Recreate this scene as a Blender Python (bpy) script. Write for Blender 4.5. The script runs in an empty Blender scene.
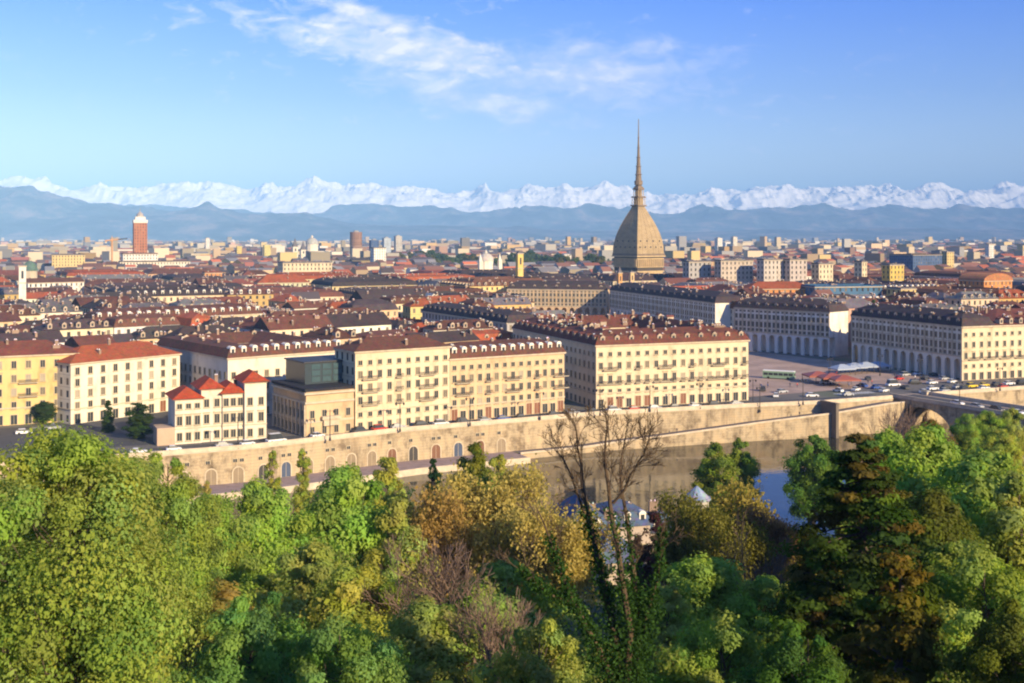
import bpy, math, random
import numpy as np
from mathutils import Vector, Matrix

# ------------------------------------------------------------------ camera, world, sun, exposure
F = 1150.0; CX = 512.0; HY = 237.0; H = 54.0
S = bpy.context.scene
cam = bpy.data.cameras.new('camera'); camo = bpy.data.objects.new('camera', cam)
S.collection.objects.link(camo); S.camera = camo
camo.location = (0, 0, H); camo.rotation_euler = (math.radians(90), 0, 0)
cam.sensor_width = 36; cam.lens = 36 * F / 1024; cam.shift_y = -(341.5 - HY) / 1024
cam.clip_start = 0.5; cam.clip_end = 200000

SUN_AZ = math.radians(43); SUN_EL = math.radians(20.5)
sd = Vector((math.cos(SUN_EL) * math.sin(SUN_AZ), -math.cos(SUN_EL) * math.cos(SUN_AZ), math.sin(SUN_EL)))
sun = bpy.data.lights.new('sun', 'SUN'); sun.energy = 5.0; sun.angle = math.radians(0.55); sun.color = (1.0, 0.80, 0.50)
suno = bpy.data.objects.new('sun', sun); S.collection.objects.link(suno)
suno.rotation_euler = sd.to_track_quat('Z', 'Y').to_euler(); suno.location = (60, -60, 120)

S.view_settings.view_transform = 'Standard'; S.view_settings.look = 'None'
S.view_settings.exposure = 1.0; S.view_settings.gamma = 1.0; S.view_settings.use_curve_mapping = False
S.cycles.use_denoising = True
S.cycles.max_bounces = 8; S.cycles.filter_width = 2.1; S.cycles.diffuse_bounces = 5; S.cycles.glossy_bounces = 3; S.cycles.transmission_bounces = 3
S.cycles.volume_bounces = 0; S.cycles.caustics_reflective = False; S.cycles.caustics_refractive = False

W = bpy.data.worlds.new("World"); S.world = W; W.use_nodes = True
nt = W.node_tree; N = nt.nodes; L = nt.links; N.clear()
def nd(tree, t, **k):
    n = tree.nodes.new(t)
    for a, b in k.items():
        setattr(n, a, b)
    return n
def mth(tree, op, a, b=None, c=None, clamp=False):
    n = tree.nodes.new('ShaderNodeMath'); n.operation = op; n.use_clamp = clamp
    for i, v in enumerate((a, b, c)):
        if v is None: continue
        if isinstance(v, (int, float)): n.inputs[i].default_value = v
        else: tree.links.new(v, n.inputs[i])
    return n.outputs[0]
def ramp(tree, fac, stops, interp='LINEAR'):
    n = tree.nodes.new('ShaderNodeValToRGB'); cr = n.color_ramp; cr.interpolation = interp
    while len(cr.elements) < len(stops): cr.elements.new(0.5)
    for e, (p, c) in zip(cr.elements, stops):
        e.position = p; e.color = (c[0], c[1], c[2], 1)
    tree.links.new(fac, n.inputs[0]); return n.outputs[0]
def mixc(tree, fac, a, b, mode='MIX'):
    n = tree.nodes.new('ShaderNodeMix'); n.data_type = 'RGBA'; n.blend_type = mode
    for i, v in ((0, fac), (6, a), (7, b)):
        if isinstance(v, (int, float)): n.inputs[i].default_value = v
        elif isinstance(v, tuple): n.inputs[i].default_value = (v[0], v[1], v[2], 1)
        else: tree.links.new(v, n.inputs[i])
    return n.outputs[2]
sky = nd(nt, 'ShaderNodeTexSky', sky_type='NISHITA', sun_disc=False)
sky.sun_elevation = SUN_EL; sky.sun_rotation = math.radians(180) - SUN_AZ
sky.altitude = 300; sky.air_density = 1.0; sky.dust_density = 0.3; sky.ozone_density = 2.5
tc = nd(nt, 'ShaderNodeTexCoord'); sp = nd(nt, 'ShaderNodeSeparateXYZ'); L.new(tc.outputs['Generated'], sp.inputs[0])
dx, dy, dz = sp.outputs
# tint by elevation: deep blue aloft, pale at the horizon
tint = ramp(nt, mth(nt, 'MULTIPLY', dz, 2.0, clamp=True), [(0.0, (1.12, 1.0, 1.0)), (0.12, (0.84, 0.75, 0.86)), (0.24, (0.44, 0.50, 0.84)), (0.42, (0.12, 0.33, 0.98)), (1.0, (0.60, 0.74, 1.15))])
col = mixc(nt, 1.0, sky.outputs[0], tint, 'MULTIPLY')
ys = mth(nt, 'MAXIMUM', dy, 0.2)
u = mth(nt, 'DIVIDE', dx, ys); v = mth(nt, 'DIVIDE', dz, ys)
front = mth(nt, 'GREATER_THAN', dy, 0.35)
def noise(sx, sy, scale, det, dist=0.0, off=0.0, rough=0.55):
    cb = nd(nt, 'ShaderNodeCombineXYZ'); L.new(mth(nt, 'MULTIPLY', u, sx), cb.inputs[0]); L.new(mth(nt, 'MULTIPLY', v, sy), cb.inputs[1]); cb.inputs[2].default_value = off
    n = nd(nt, 'ShaderNodeTexNoise'); n.inputs['Scale'].default_value = scale; n.inputs['Detail'].default_value = det
    n.inputs['Distortion'].default_value = dist; n.inputs['Roughness'].default_value = rough
    L.new(cb.outputs[0], n.inputs['Vector']); return n.outputs['Fac']
def blob(px, py, hw, hh, slope):
    cu = (px - CX) / F; cv = (HY - py) / F
    du = mth(nt, 'SUBTRACT', u, cu); dv = mth(nt, 'SUBTRACT', v, cv)
    dv = mth(nt, 'ADD', dv, mth(nt, 'MULTIPLY', du, slope))
    a = mth(nt, 'POWER', mth(nt, 'ABSOLUTE', mth(nt, 'DIVIDE', du, hw / F)), 2.0)
    b = mth(nt, 'POWER', mth(nt, 'ABSOLUTE', mth(nt, 'DIVIDE', dv, hh / F)), 2.0)
    return mth(nt, 'EXPONENT', mth(nt, 'MULTIPLY', mth(nt, 'ADD', a, b), -1.0))
n1 = noise(1.0, 2.2, 34, 7, 0.5, 3.1, 0.6); n2 = noise(1.0, 3.0, 15, 6, 0.6, 9.0, 0.6)
def cloud(b, n, amp, thr, gain):
    x = mth(nt, 'ADD', mth(nt, 'MULTIPLY', b, 0.75), mth(nt, 'MULTIPLY', mth(nt, 'SUBTRACT', n, 0.5), amp))
    return mth(nt, 'MULTIPLY', mth(nt, 'SUBTRACT', x, thr), gain, clamp=True)
ca = cloud(blob(400, 48, 150, 22, 0.17), n1, 1.6, 0.12, 2.0)
cb_ = cloud(blob(372, 18, 62, 14, 0.42), n1, 1.5, 0.12, 1.8)
cc = cloud(blob(575, 74, 150, 36, 0.0), n1, 1.6, 0.14, 1.35)
cd = cloud(blob(475, 96, 100, 22, 0.2), n1, 1.5, 0.12, 1.4)
ce = cloud(blob(930, 142, 120, 26, -0.1), n2, 1.0, 0.44, 0.5)
m = mth(nt, 'MAXIMUM', mth(nt, 'MAXIMUM', ca, cb_), mth(nt, 'MAXIMUM', mth(nt, 'MULTIPLY', cc, 0.75), mth(nt, 'MAXIMUM', mth(nt, 'MULTIPLY', cd, 0.85), ce)))
near_ = mth(nt, 'MULTIPLY', blob(480, 60, 330, 90, 0.1), 2.2, clamp=True)
m = mth(nt, 'MULTIPLY', mth(nt, 'MULTIPLY', mth(nt, 'MULTIPLY', m, front), near_), 0.9)
shade = noise(1.0, 2.2, 34, 4, 0.5, 3.35, 0.5)
ccol = ramp(nt, shade, [(0.34, (2.9, 3.5, 6.2)), (0.52, (4.6, 4.5, 6.2)), (0.62, (6.4, 5.8, 6.9))])
col = mixc(nt, m, col, ccol)
bg = nd(nt, 'ShaderNodeBackground'); bg.inputs[1].default_value = 0.112
L.new(col, bg.inputs[0]); out = nd(nt, 'ShaderNodeOutputWorld'); L.new(bg.outputs[0], out.inputs[0])

# ------------------------------------------------------------------ helpers
R = random.Random(7)
C = S.collection
def link(o):
    C.objects.link(o); return o
def xw(px, Y): return (px - CX) * Y / F
def gp(px, py, z=0.0):
    Y = (H - z) * F / (py - HY); return (xw(px, Y), Y)
def zt(py, Y): return H - (py - HY) * Y / F
def tag(o, label=None, cat=None, group=None, kind=None):
    if label: o['label'] = label
    if cat: o['category'] = cat
    if group: o['group'] = group
    if kind: o['kind'] = kind
    return o
def empty(name, loc, rz=0.0, label=None, cat=None, group=None):
    o = bpy.data.objects.new(name, None); link(o); o.location = loc; o.rotation_euler = (0, 0, rz); o.empty_display_size = 1
    return tag(o, label, cat, group)
class MB:
    def __init__(s): s.v = []; s.f = []; s.m = []; s.uv = []
    def face(s, pts, mi=0, uv=None):
        b = len(s.v); s.v += [tuple(p) for p in pts]; s.f.append(tuple(range(b, b + len(pts)))); s.m.append(mi)
        s.uv += list(uv) if uv else [(0.0, 0.0)] * len(pts)
    def box(s, x0, x1, y0, y1, z0, z1, mi=0, bot=True):
        a, b, c, d = (x0, y0), (x1, y0), (x1, y1), (x0, y1)
        for p, q in ((a, b), (b, c), (c, d), (d, a)):
            s.face([(p[0], p[1], z0), (q[0], q[1], z0), (q[0], q[1], z1), (p[0], p[1], z1)], mi)
        s.face([(x0, y0, z1), (x1, y0, z1), (x1, y1, z1), (x0, y1, z1)], mi)
        if bot: s.face([(x0, y1, z0), (x1, y1, z0), (x1, y0, z0), (x0, y0, z0)], mi)
    def prism(s, poly, z0, z1, mi=0, top=True, bot=True):
        n = len(poly)
        for i in range(n):
            p, q = poly[i], poly[(i + 1) % n]
            s.face([(p[0], p[1], z0), (q[0], q[1], z0), (q[0], q[1], z1), (p[0], p[1], z1)], mi)
        if top: s.face([(p[0], p[1], z1) for p in poly], mi)
        if bot: s.face([(p[0], p[1], z0) for p in poly[::-1]], mi)
    def frustum(s, cx, cy, r0, r1, z0, z1, n=4, rot=0.0, mi=0, cap=True):
        A = [(cx + r0 * math.cos(rot + 2 * math.pi * i / n), cy + r0 * math.sin(rot + 2 * math.pi * i / n), z0) for i in range(n)]
        B = [(cx + r1 * math.cos(rot + 2 * math.pi * i / n), cy + r1 * math.sin(rot + 2 * math.pi * i / n), z1) for i in range(n)]
        for i in range(n):
            j = (i + 1) % n
            if r1 > 1e-4: s.face([A[i], A[j], B[j], B[i]], mi)
            else: s.face([A[i], A[j], (cx, cy, z1)], mi)
        if cap and r1 > 1e-4: s.face(B, mi)
        if cap: s.face(A[::-1], mi)
    def tube(s, p, q, r0, r1, n=6, mi=0):
        p = Vector(p); q = Vector(q); d = (q - p)
        if d.length < 1e-6: return
        d.normalize(); a = d.cross(Vector((0, 0, 1)) if abs(d.z) < 0.9 else Vector((1, 0, 0))).normalized(); b = d.cross(a)
        A = [p + (a * math.cos(2 * math.pi * i / n) + b * math.sin(2 * math.pi * i / n)) * r0 for i in range(n)]
        B = [q + (a * math.cos(2 * math.pi * i / n) + b * math.sin(2 * math.pi * i / n)) * r1 for i in range(n)]
        for i in range(n):
            j = (i + 1) % n; s.face([A[j], A[i], B[i], B[j]], mi)
        s.face(B[::-1], mi); s.face(A, mi)
    def mesh(s, name, mats, smooth=False):
        me = bpy.data.meshes.new(name); me.from_pydata(s.v, [], s.f)
        for mt in (mats if isinstance(mats, (list, tuple)) else [mats]): me.materials.append(mt)
        me.polygons.foreach_set('material_index', s.m)
        if any(t != (0.0, 0.0) for t in s.uv):
            l = me.uv_layers.new(name='UVMap'); l.data.foreach_set('uv', [c for t in s.uv for c in t])
        if smooth: me.polygons.foreach_set('use_smooth', [True] * len(s.f))
        me.update(); return me
    def obj(s, name, mats, parent=None, loc=(0, 0, 0), rz=0.0, smooth=False):
        return put(name, s.mesh(name, mats, smooth), parent, loc, rz)
def put(name, me, parent=None, loc=(0, 0, 0), rz=0.0, sc=None, color=None):
    o = bpy.data.objects.new(name, me); link(o); o.parent = parent; o.location = loc
    if rz: o.rotation_euler = (0, 0, rz)
    if sc: o.scale = sc if isinstance(sc, tuple) else (sc, sc, sc)
    if color: o.color = (color[0], color[1], color[2], 1)
    return o

# ------------------------------------------------------------------ materials
def newmat(name):
    mt = bpy.data.materials.new(name); mt.use_nodes = True; t = mt.node_tree
    return mt, t, t.nodes['Principled BSDF']
def mat(name, color, rough=0.85, var=0.22, scale=0.4, metal=0.0, usecolor=False, bump=0.0, spec=None, stretch=None):
    mt, t, b = newmat(name)
    g = nd(t, 'ShaderNodeNewGeometry')
    n = nd(t, 'ShaderNodeTexNoise'); n.inputs['Scale'].default_value = scale; n.inputs['Detail'].default_value = 6; n.inputs['Roughness'].default_value = 0.65
    vec = g.outputs['Position']
    if stretch:
        mp = nd(t, 'ShaderNodeMapping'); mp.inputs['Scale'].default_value = stretch; t.links.new(vec, mp.inputs[0]); vec = mp.outputs[0]
    t.links.new(vec, n.inputs['Vector'])
    f = ramp(t, n.outputs['Fac'], [(0.25, (1 - var,) * 3), (0.75, (1 + var,) * 3)])
    if usecolor:
        oi = nd(t, 'ShaderNodeObjectInfo'); base = oi.outputs['Color']
    else: base = (color[0], color[1], color[2])
    c = mixc(t, 1.0, base, f, 'MULTIPLY'); t.links.new(c, b.inputs['Base Color'])
    b.inputs['Roughness'].default_value = rough; b.inputs['Metallic'].default_value = metal
    if spec is not None: b.inputs['Specular IOR Level'].default_value = spec
    if bump:
        bp = nd(t, 'ShaderNodeBump'); bp.inputs['Strength'].default_value = bump; bp.inputs['Distance'].default_value = 0.3
        t.links.new(n.outputs['Fac'], bp.inputs['Height']); t.links.new(bp.outputs[0], b.inputs['Normal'])
    return mt
def roofmat(name, usecolor=True):
    mt, t, b = newmat(name); g = nd(t, 'ShaderNodeNewGeometry'); oi = nd(t, 'ShaderNodeObjectInfo')
    n = nd(t, 'ShaderNodeTexNoise'); n.inputs['Scale'].default_value = 0.22; n.inputs['Detail'].default_value = 9; n.inputs['Roughness'].default_value = 0.8
    t.links.new(g.outputs['Position'], n.inputs['Vector'])
    n2 = nd(t, 'ShaderNodeTexVoronoi'); n2.inputs['Scale'].default_value = 1.6; t.links.new(g.outputs['Position'], n2.inputs['Vector'])
    c = mixc(t, 1.0, oi.outputs['Color'], ramp(t, n.outputs['Fac'], [(0.3, (0.55, 0.6, 0.7)), (0.5, (1, 0.95, 0.9)), (0.72, (1.5, 1.35, 1.2))]), 'MULTIPLY')
    c = mixc(t, 0.35, c, mixc(t, 1.0, oi.outputs['Color'], n2.outputs['Color'], 'MULTIPLY'))
    t.links.new(c, b.inputs['Base Color']); b.inputs['Roughness'].default_value = 0.9; b.inputs['Specular IOR Level'].default_value = 0.2
    return mt
def wallmat(name, windows):
    """Plaster in the object's own colour; UVs count bays and storeys, openings are set in per bay."""
    mt, t, b = newmat(name); g = nd(t, 'ShaderNodeNewGeometry'); oi = nd(t, 'ShaderNodeObjectInfo')
    n = nd(t, 'ShaderNodeTexNoise'); n.inputs['Scale'].default_value = 0.25; n.inputs['Detail'].default_value = 8; n.inputs['Roughness'].default_value = 0.7
    mp = nd(t, 'ShaderNodeMapping'); mp.inputs['Scale'].default_value = (1, 1, 0.45); t.links.new(g.outputs['Position'], mp.inputs[0]); t.links.new(mp.outputs[0], n.inputs['Vector'])
    c = mixc(t, 1.0, oi.outputs['Color'], ramp(t, n.outputs['Fac'], [(0.28, (0.62, 0.58, 0.54)), (0.46, (0.95, 0.94, 0.92)), (0.75, (1.1, 1.1, 1.1))]), 'MULTIPLY')
    if windows:
        uv = nd(t, 'ShaderNodeUVMap'); s = nd(t, 'ShaderNodeSeparateXYZ'); t.links.new(uv.outputs[0], s.inputs[0])
        fu = mth(t, 'FRACT', s.outputs[0]); fv = mth(t, 'FRACT', s.outputs[1])
        a = mth(t, 'LESS_THAN', mth(t, 'ABSOLUTE', mth(t, 'SUBTRACT', fu, 0.5)), 0.17)
        d = mth(t, 'LESS_THAN', mth(t, 'ABSOLUTE', mth(t, 'SUBTRACT', fv, 0.5)), 0.27)
        w = mth(t, 'MULTIPLY', a, d)
        wn = nd(t, 'ShaderNodeTexWhiteNoise', noise_dimensions='2D'); cb = nd(t, 'ShaderNodeCombineXYZ')
        t.links.new(mth(t, 'FLOOR', s.outputs[0]), cb.inputs[0]); t.links.new(mth(t, 'FLOOR', s.outputs[1]), cb.inputs[1]); t.links.new(cb.outputs[0], wn.inputs['Vector'])
        wc = ramp(t, wn.outputs[0], [(0.0, (0.03, 0.03, 0.035)), (0.55, (0.06, 0.06, 0.06)), (0.8, (0.16, 0.12, 0.08)), (1.0, (0.25, 0.22, 0.17))])
        a2 = mth(t, 'LESS_THAN', mth(t, 'ABSOLUTE', mth(t, 'SUBTRACT', fv, 0.04)), 0.04)
        c = mixc(t, mth(t, 'MULTIPLY', a2, 0.25), c, (0.12, 0.09, 0.07))
        c = mixc(t, w, c, wc)
    t.links.new(c, b.inputs['Base Color']); b.inputs['Roughness'].default_value = 0.9; b.inputs['Specular IOR Level'].default_value = 0.2
    return mt
M = {}
M['wall'] = wallmat('plaster', False); M['wallw'] = wallmat('plaster_with_openings', True); M['roof'] = roofmat('roof_tiles')
M['paint'] = mat('paint', (1, 1, 1), 0.5, 0.06, 2.0, usecolor=True)
M['stone'] = mat('pale_stone', (0.52, 0.43, 0.30), 0.9, 0.25, 0.6)
M['glass'] = mat('window_glass', (0.035, 0.04, 0.045), 0.25, 0.3, 1.5, spec=0.5)
M['shutter'] = mat('window_shutter', (0.16, 0.13, 0.09), 0.8, 0.4, 0.9)
M['frame'] = mat('window_frame', (0.45, 0.37, 0.24), 0.8, 0.1, 1.0)
M['dark'] = mat('dark_iron', (0.035, 0.033, 0.035), 0.6, 0.1, 1.0)
M['dormer'] = mat('dormer_plaster', (0.46, 0.36, 0.26), 0.9, 0.5, 0.11)
M['chim'] = mat('chimney_plaster', (0.27, 0.185, 0.13), 0.9, 0.7, 0.13)
M['rubber'] = mat('rubber', (0.02, 0.02, 0.02), 0.8)
M['asphalt'] = mat('asphalt', (0.065, 0.063, 0.065), 0.9, 0.3, 0.25)
M['bark'] = mat('bark', (0.085, 0.062, 0.045), 0.95, 0.4, 3.0)
M['barkred'] = mat('bark_twigs', (0.15, 0.10, 0.075), 0.95, 0.3, 3.0)

# palettes (linear reflectance)
CREAM = (0.66, 0.55, 0.37); PALE = (0.70, 0.63, 0.50); YEL = (0.64, 0.48, 0.21); WARM = (0.62, 0.45, 0.27)
OCH = (0.55, 0.36, 0.14); PINK = (0.55, 0.34, 0.24); GREY = (0.38, 0.36, 0.34); WHITE = (0.72, 0.68, 0.60); ORG = (0.62, 0.27, 0.09)
RBROWN = (0.145, 0.066, 0.048); RRED = (0.36, 0.10, 0.045); RDARK = (0.075, 0.057, 0.06); RMAR = (0.21, 0.075, 0.052); RGREY = (0.16, 0.15, 0.16)
WN = {CREAM: 'cream', PALE: 'pale', YEL: 'yellow', WARM: 'tan', OCH: 'ochre', PINK: 'pinkish', GREY: 'grey', WHITE: 'whitish', ORG: 'orange'}
RN = {RBROWN: 'brown tiled', RRED: 'red tiled', RDARK: 'dark slate', RMAR: 'maroon tiled', RGREY: 'grey'}

# ------------------------------------------------------------------ ground, river, terrain
G24 = math.radians(22)
E = [(-900, 20), (-500, 130), (-260, 214), (-180, 247), (-91.7, 283.6), (-67.2, 295), (-31.3, 321), (-0.6, 336.6), (26.8, 351), (75.4, 367.5), (100.2, 374), (127, 386)]
E2 = [(141, 393), (183, 411), (330, 470), (700, 640), (1500, 1000)]
def gmat():
    mt, t, b = newmat('city_ground'); g = nd(t, 'ShaderNodeNewGeometry')
    n = nd(t, 'ShaderNodeTexNoise'); n.inputs['Scale'].default_value = 0.02; n.inputs['Detail'].default_value = 8; t.links.new(g.outputs['Position'], n.inputs['Vector'])
    c = ramp(t, n.outputs['Fac'], [(0.35, (0.10, 0.095, 0.09)), (0.5, (0.16, 0.14, 0.12)), (0.62, (0.08, 0.11, 0.05))])
    t.links.new(c, b.inputs['Base Color']); b.inputs['Roughness'].default_value = 0.95; return mt
gm = gmat()
mb = MB()
front = E + E2
pts = front + [(1500, 1600), (-900, 1600)]
# city floor as strips from the embankment edge to the far line
for a, b in zip(front[:-1], front[1:]):
    mb.face([(a[0], a[1], 0), (b[0], b[1], 0), (b[0], 1600, 0), (a[0], 1600, 0)])
tag(mb.obj('ground', gm), kind='structure')
mb = MB()
mb.face([(-45000, 1590, -0.4), (45000, 1590, -0.4), (45000, 46000, -0.4), (-45000, 46000, -0.4)])
mb.face([(-45000, 20, -0.4), (-900, 20, -0.4), (-900, 1590, -0.4), (-45000, 1590, -0.4)])
mb.face([(1500, 1000, -0.4), (45000, 1000, -0.4), (45000, 1590, -0.4), (1500, 1590, -0.4)])
tag(mb.obj('plain', gm), kind='structure')
# water
mt, t, b = newmat('river_water'); g = nd(t, 'ShaderNodeNewGeometry')
n = nd(t, 'ShaderNodeTexNoise'); n.inputs['Scale'].default_value = 0.35; n.inputs['Detail'].default_value = 4; t.links.new(g.outputs['Position'], n.inputs['Vector'])
bp = nd(t, 'ShaderNodeBump'); bp.inputs['Strength'].default_value = 0.16; bp.inputs['Distance'].default_value = 0.25; t.links.new(n.outputs['Fac'], bp.inputs['Height'])
b.inputs['Base Color'].default_value = (0.03, 0.028, 0.018, 1); b.inputs['Roughness'].default_value = 0.03; b.inputs['IOR'].default_value = 1.36
t.links.new(bp.outputs[0], b.inputs['Normal'])
mb = MB(); mb.face([(-900, -300, -10), (1500, -300, -10), (1500, 1100, -10), (-900, 1100, -10)])
tag(mb.obj('river_water', mt), kind='structure')
# hillside
NB = [(-900, -60), (-150, 150), (-60, 186), (20, 214), (100, 246), (250, 300), (1500, 760)]
def nbank(x): return float(np.interp(x, [p[0] for p in NB], [p[1] for p in NB]))
def zg(x, y):
    z = float(np.interp(y, [-300, -40, 4, 12, 60, 110, 150, 185, 4000], [54, 51, 50.3, 47, 26.5, 8, -1, -4, -4]))
    nb = nbank(x)
    if z > -4 and y > nb - 60: z = min(z, -4 + max(0.0, (nb - 12 - y)) * 0.4)
    if y > nb - 8: z = min(z, -4 - (y - nb + 8) * 1.1)
    z += 0.5 * math.sin(x * 0.13 + y * 0.07) + 0.4 * math.sin(x * 0.05 - y * 0.19)
    return z
mt = mat('undergrowth', (0.04, 0.055, 0.018), 1.0, 0.6, 0.6, bump=0.6)
xs = np.concatenate([np.linspace(-900, -160, 20), np.linspace(-150, 260, 100), np.linspace(280, 1500, 24)]); ys_ = np.linspace(-200, 330, 110)
mb = MB(); vv = []
mb.v = [(float(x), float(y) if y < 325 else max(330.0, nbank(x) + 6), 0) for y in ys_ for x in xs]
mb.v = [(x, min(y, nbank(x) + 8), zg(x, min(y, nbank(x) + 8)) - (0 if y < nbank(x) + 8 else 3)) for x, y, z in mb.v]
nx = len(xs)
for j in range(len(ys_) - 1):
    for i in range(nx - 1):
        a = j * nx + i; mb.f.append((a, a + 1, a + nx + 1, a + nx)); mb.m.append(0)
me = bpy.data.meshes.new('hillside'); me.from_pydata(mb.v, [], mb.f); me.materials.append(mt); me.polygons.foreach_set('use_smooth', [True] * len(mb.f))
tag(put('hillside', me), kind='structure')
# undergrowth on the slope: nobody could count it -> built with the trees further down

# ------------------------------------------------------------------ mountains
def fbm1(x, seed, octv, base, ridge=False):
    rs = np.random.RandomState(seed); r = np.zeros_like(x); amp = 1.0; fr = base; tot = 0
    for _ in range(octv):
        ph = rs.rand() * 100; k = x * fr + ph; i = np.floor(k).astype(int); f = k - i; f = f * f * (3 - 2 * f)
        tab = rs.rand(4096); a = tab[i % 4096]; b2 = tab[(i + 1) % 4096]; n_ = a * (1 - f) + b2 * f
        if ridge: n_ = 1 - np.abs(2 * n_ - 1)
        r += amp * n_; tot += amp; amp *= 0.5; fr *= 2.03
    return r / tot
def noise2(x, y, seed, octv, base, ridge=True):
    rs = np.random.RandomState(seed); r = np.zeros_like(x); amp = 1.0; fr = base; tot = 0; w = 1.0
    for _ in range(octv):
        tab = rs.rand(512, 512); kx = x * fr + rs.rand() * 50; ky = y * fr + rs.rand() * 50
        i = np.floor(kx).astype(int); j = np.floor(ky).astype(int); fx = kx - i; fy = ky - j; fx = fx * fx * (3 - 2 * fx); fy = fy * fy * (3 - 2 * fy)
        g_ = lambda a, b3: tab[a % 512, b3 % 512]
        n_ = (g_(i, j) * (1 - fx) + g_(i + 1, j) * fx) * (1 - fy) + (g_(i, j + 1) * (1 - fx) + g_(i + 1, j + 1) * fx) * fy
        if ridge: n_ = (1 - np.abs(2 * n_ - 1)) ** 1.3
        r += amp * n_; tot += amp; amp *= 0.52; fr *= 2.07
    return r / tot
def range_mesh(name, Y0, Y1, ny, xpx, hpx, seed, amp, base, material, nx=900):
    """heightfield; crest height (metres) follows a table along x"""
    half = 0.75 * Y1
    X = np.linspace(-half, half, nx); Yv = np.linspace(Y0, Y1, ny)
    XX, YY = np.meshgrid(X, Yv); Ym = (Y0 + Y1) / 2 + (Y1 - Y0) * 0.12
    crest = np.interp(XX / Ym * F + CX, xpx, hpx) * Ym / F + H
    tt = (YY - Y0) / (Y1 - Y0)
    prof = np.clip(1 - np.abs(tt - 0.62) / 0.62, 0, 1) ** 0.85
    nn = noise2(XX, YY, seed, 7, base)
    Z = crest * prof * (1 - amp + amp * 1.75 * nn) - 5
    v_ = np.stack([XX.ravel(), YY.ravel(), Z.ravel()], 1)
    idx = np.arange(nx * ny).reshape(ny, nx); fa = np.stack([idx[:-1, :-1].ravel(), idx[:-1, 1:].ravel(), idx[1:, 1:].ravel(), idx[1:, :-1].ravel()], 1)
    me = bpy.data.meshes.new(name); me.vertices.add(len(v_)); me.vertices.foreach_set('co', v_.ravel().astype(np.float32))
    me.loops.add(fa.size); me.loops.foreach_set('vertex_index', fa.ravel().astype(np.int32)); me.polygons.add(len(fa))
    me.polygons.foreach_set('loop_start', np.arange(0, fa.size, 4, dtype=np.int32)); me.polygons.foreach_set('use_smooth', np.ones(len(fa), dtype=bool)); me.update(calc_edges=True)
    me.materials.append(material); tag(put(name, me), kind='structure')
def snowmat(z0, z1):
    mt, t, b = newmat('snowy_rock'); g = nd(t, 'ShaderNodeNewGeometry'); s = nd(t, 'ShaderNodeSeparateXYZ'); t.links.new(g.outputs['Position'], s.inputs[0])
    n = nd(t, 'ShaderNodeTexNoise'); n.inputs['Scale'].default_value = 0.0045; n.inputs['Detail'].default_value = 9; n.inputs['Roughness'].default_value = 0.75; t.links.new(g.outputs['Position'], n.inputs['Vector'])
    h = mth(t, 'DIVIDE', mth(t, 'SUBTRACT', mth(t, 'ADD', s.outputs[2], mth(t, 'MULTIPLY', mth(t, 'SUBTRACT', n.outputs['Fac'], 0.5), (z1 - z0) * 4.0)), z0), z1 - z0, clamp=True)
    sn = nd(t, 'ShaderNodeSeparateXYZ'); t.links.new(g.outputs['Normal'], sn.inputs[0])
    fl = mth(t, 'MULTIPLY', mth(t, 'SUBTRACT', mth(t, 'ADD', sn.outputs[2], mth(t, 'MULTIPLY', mth(t, 'SUBTRACT', n.outputs['Fac'], 0.5), 0.8)), 0.36), 5.0, clamp=True)
    c = mixc(t, mth(t, 'MULTIPLY', h, fl), (0.05, 0.07, 0.11), (0.92, 0.89, 0.86)); t.links.new(c, b.inputs['Base Color']); b.inputs['Roughness'].default_value = 0.9
    return mt
rs_ = np.random.RandomState(12); kx = list(range(-620, 1680, 24)); kh = [49.5 + rs_.uniform(-2, 2) + (5 if 290 < k < 350 or 840 < k < 900 else 0) + (4 if k < 60 else 0) - (5 if 640 < k < 735 else 0) for k in kx]
range_mesh('snow_mountains', 20000, 24500, 150, kx, kh, 5, 0.26, 1 / 850, snowmat(230, 430), 2000)
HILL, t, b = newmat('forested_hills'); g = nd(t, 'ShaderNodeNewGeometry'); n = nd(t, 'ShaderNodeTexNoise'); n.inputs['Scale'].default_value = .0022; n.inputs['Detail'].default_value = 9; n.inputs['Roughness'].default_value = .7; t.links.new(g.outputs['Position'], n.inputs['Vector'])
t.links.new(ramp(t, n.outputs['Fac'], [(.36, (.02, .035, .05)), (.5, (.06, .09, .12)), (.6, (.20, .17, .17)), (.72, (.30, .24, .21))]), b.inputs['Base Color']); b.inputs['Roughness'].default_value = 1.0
range_mesh('foothills', 15500, 19500, 80, [-300, 0, 100, 200, 300, 420, 460, 500, 560, 620, 700, 760, 850, 900, 1000, 1300],
           [25, 26, 28, 26, 27, 28, 27, 30, 32, 28, 29, 28, 30, 28, 27, 27], 11, 0.36, 1 / 1000, HILL, 900)
range_mesh('near_hills', 11500, 14500, 80, [-300, -20, 30, 60, 90, 110, 150, 200, 260, 330, 420, 520, 700, 900, 1000, 1300],
           [45, 48, 48, 40, 33, 38, 32, 29, 25, 20, 14, 9, 7, 9, 8, 8], 23, 0.42, 1 / 1300, HILL, 800)

# ------------------------------------------------------------------ haze
hz = MB(); hz.box(-46000, 46000, -2500, 47000, -13, 1750)
mt = bpy.data.materials.new('haze'); mt.use_nodes = True; t = mt.node_tree; t.nodes.clear()
vo = nd(t, 'ShaderNodeVolumePrincipled'); vo.inputs['Color'].default_value = (0.30, 0.58, 1.0, 1); vo.inputs['Density'].default_value = 6.8e-5; vo.inputs['Anisotropy'].default_value = -0.35
oo = nd(t, 'ShaderNodeOutputMaterial'); t.links.new(vo.outputs[0], oo.inputs['Volume'])
hz.box  # closed box, one material, nothing on its surface
ho = hz.obj('haze', mt); tag(ho, kind='stuff', label='pale blue air haze over the city and the mountains', cat='haze')
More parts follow.
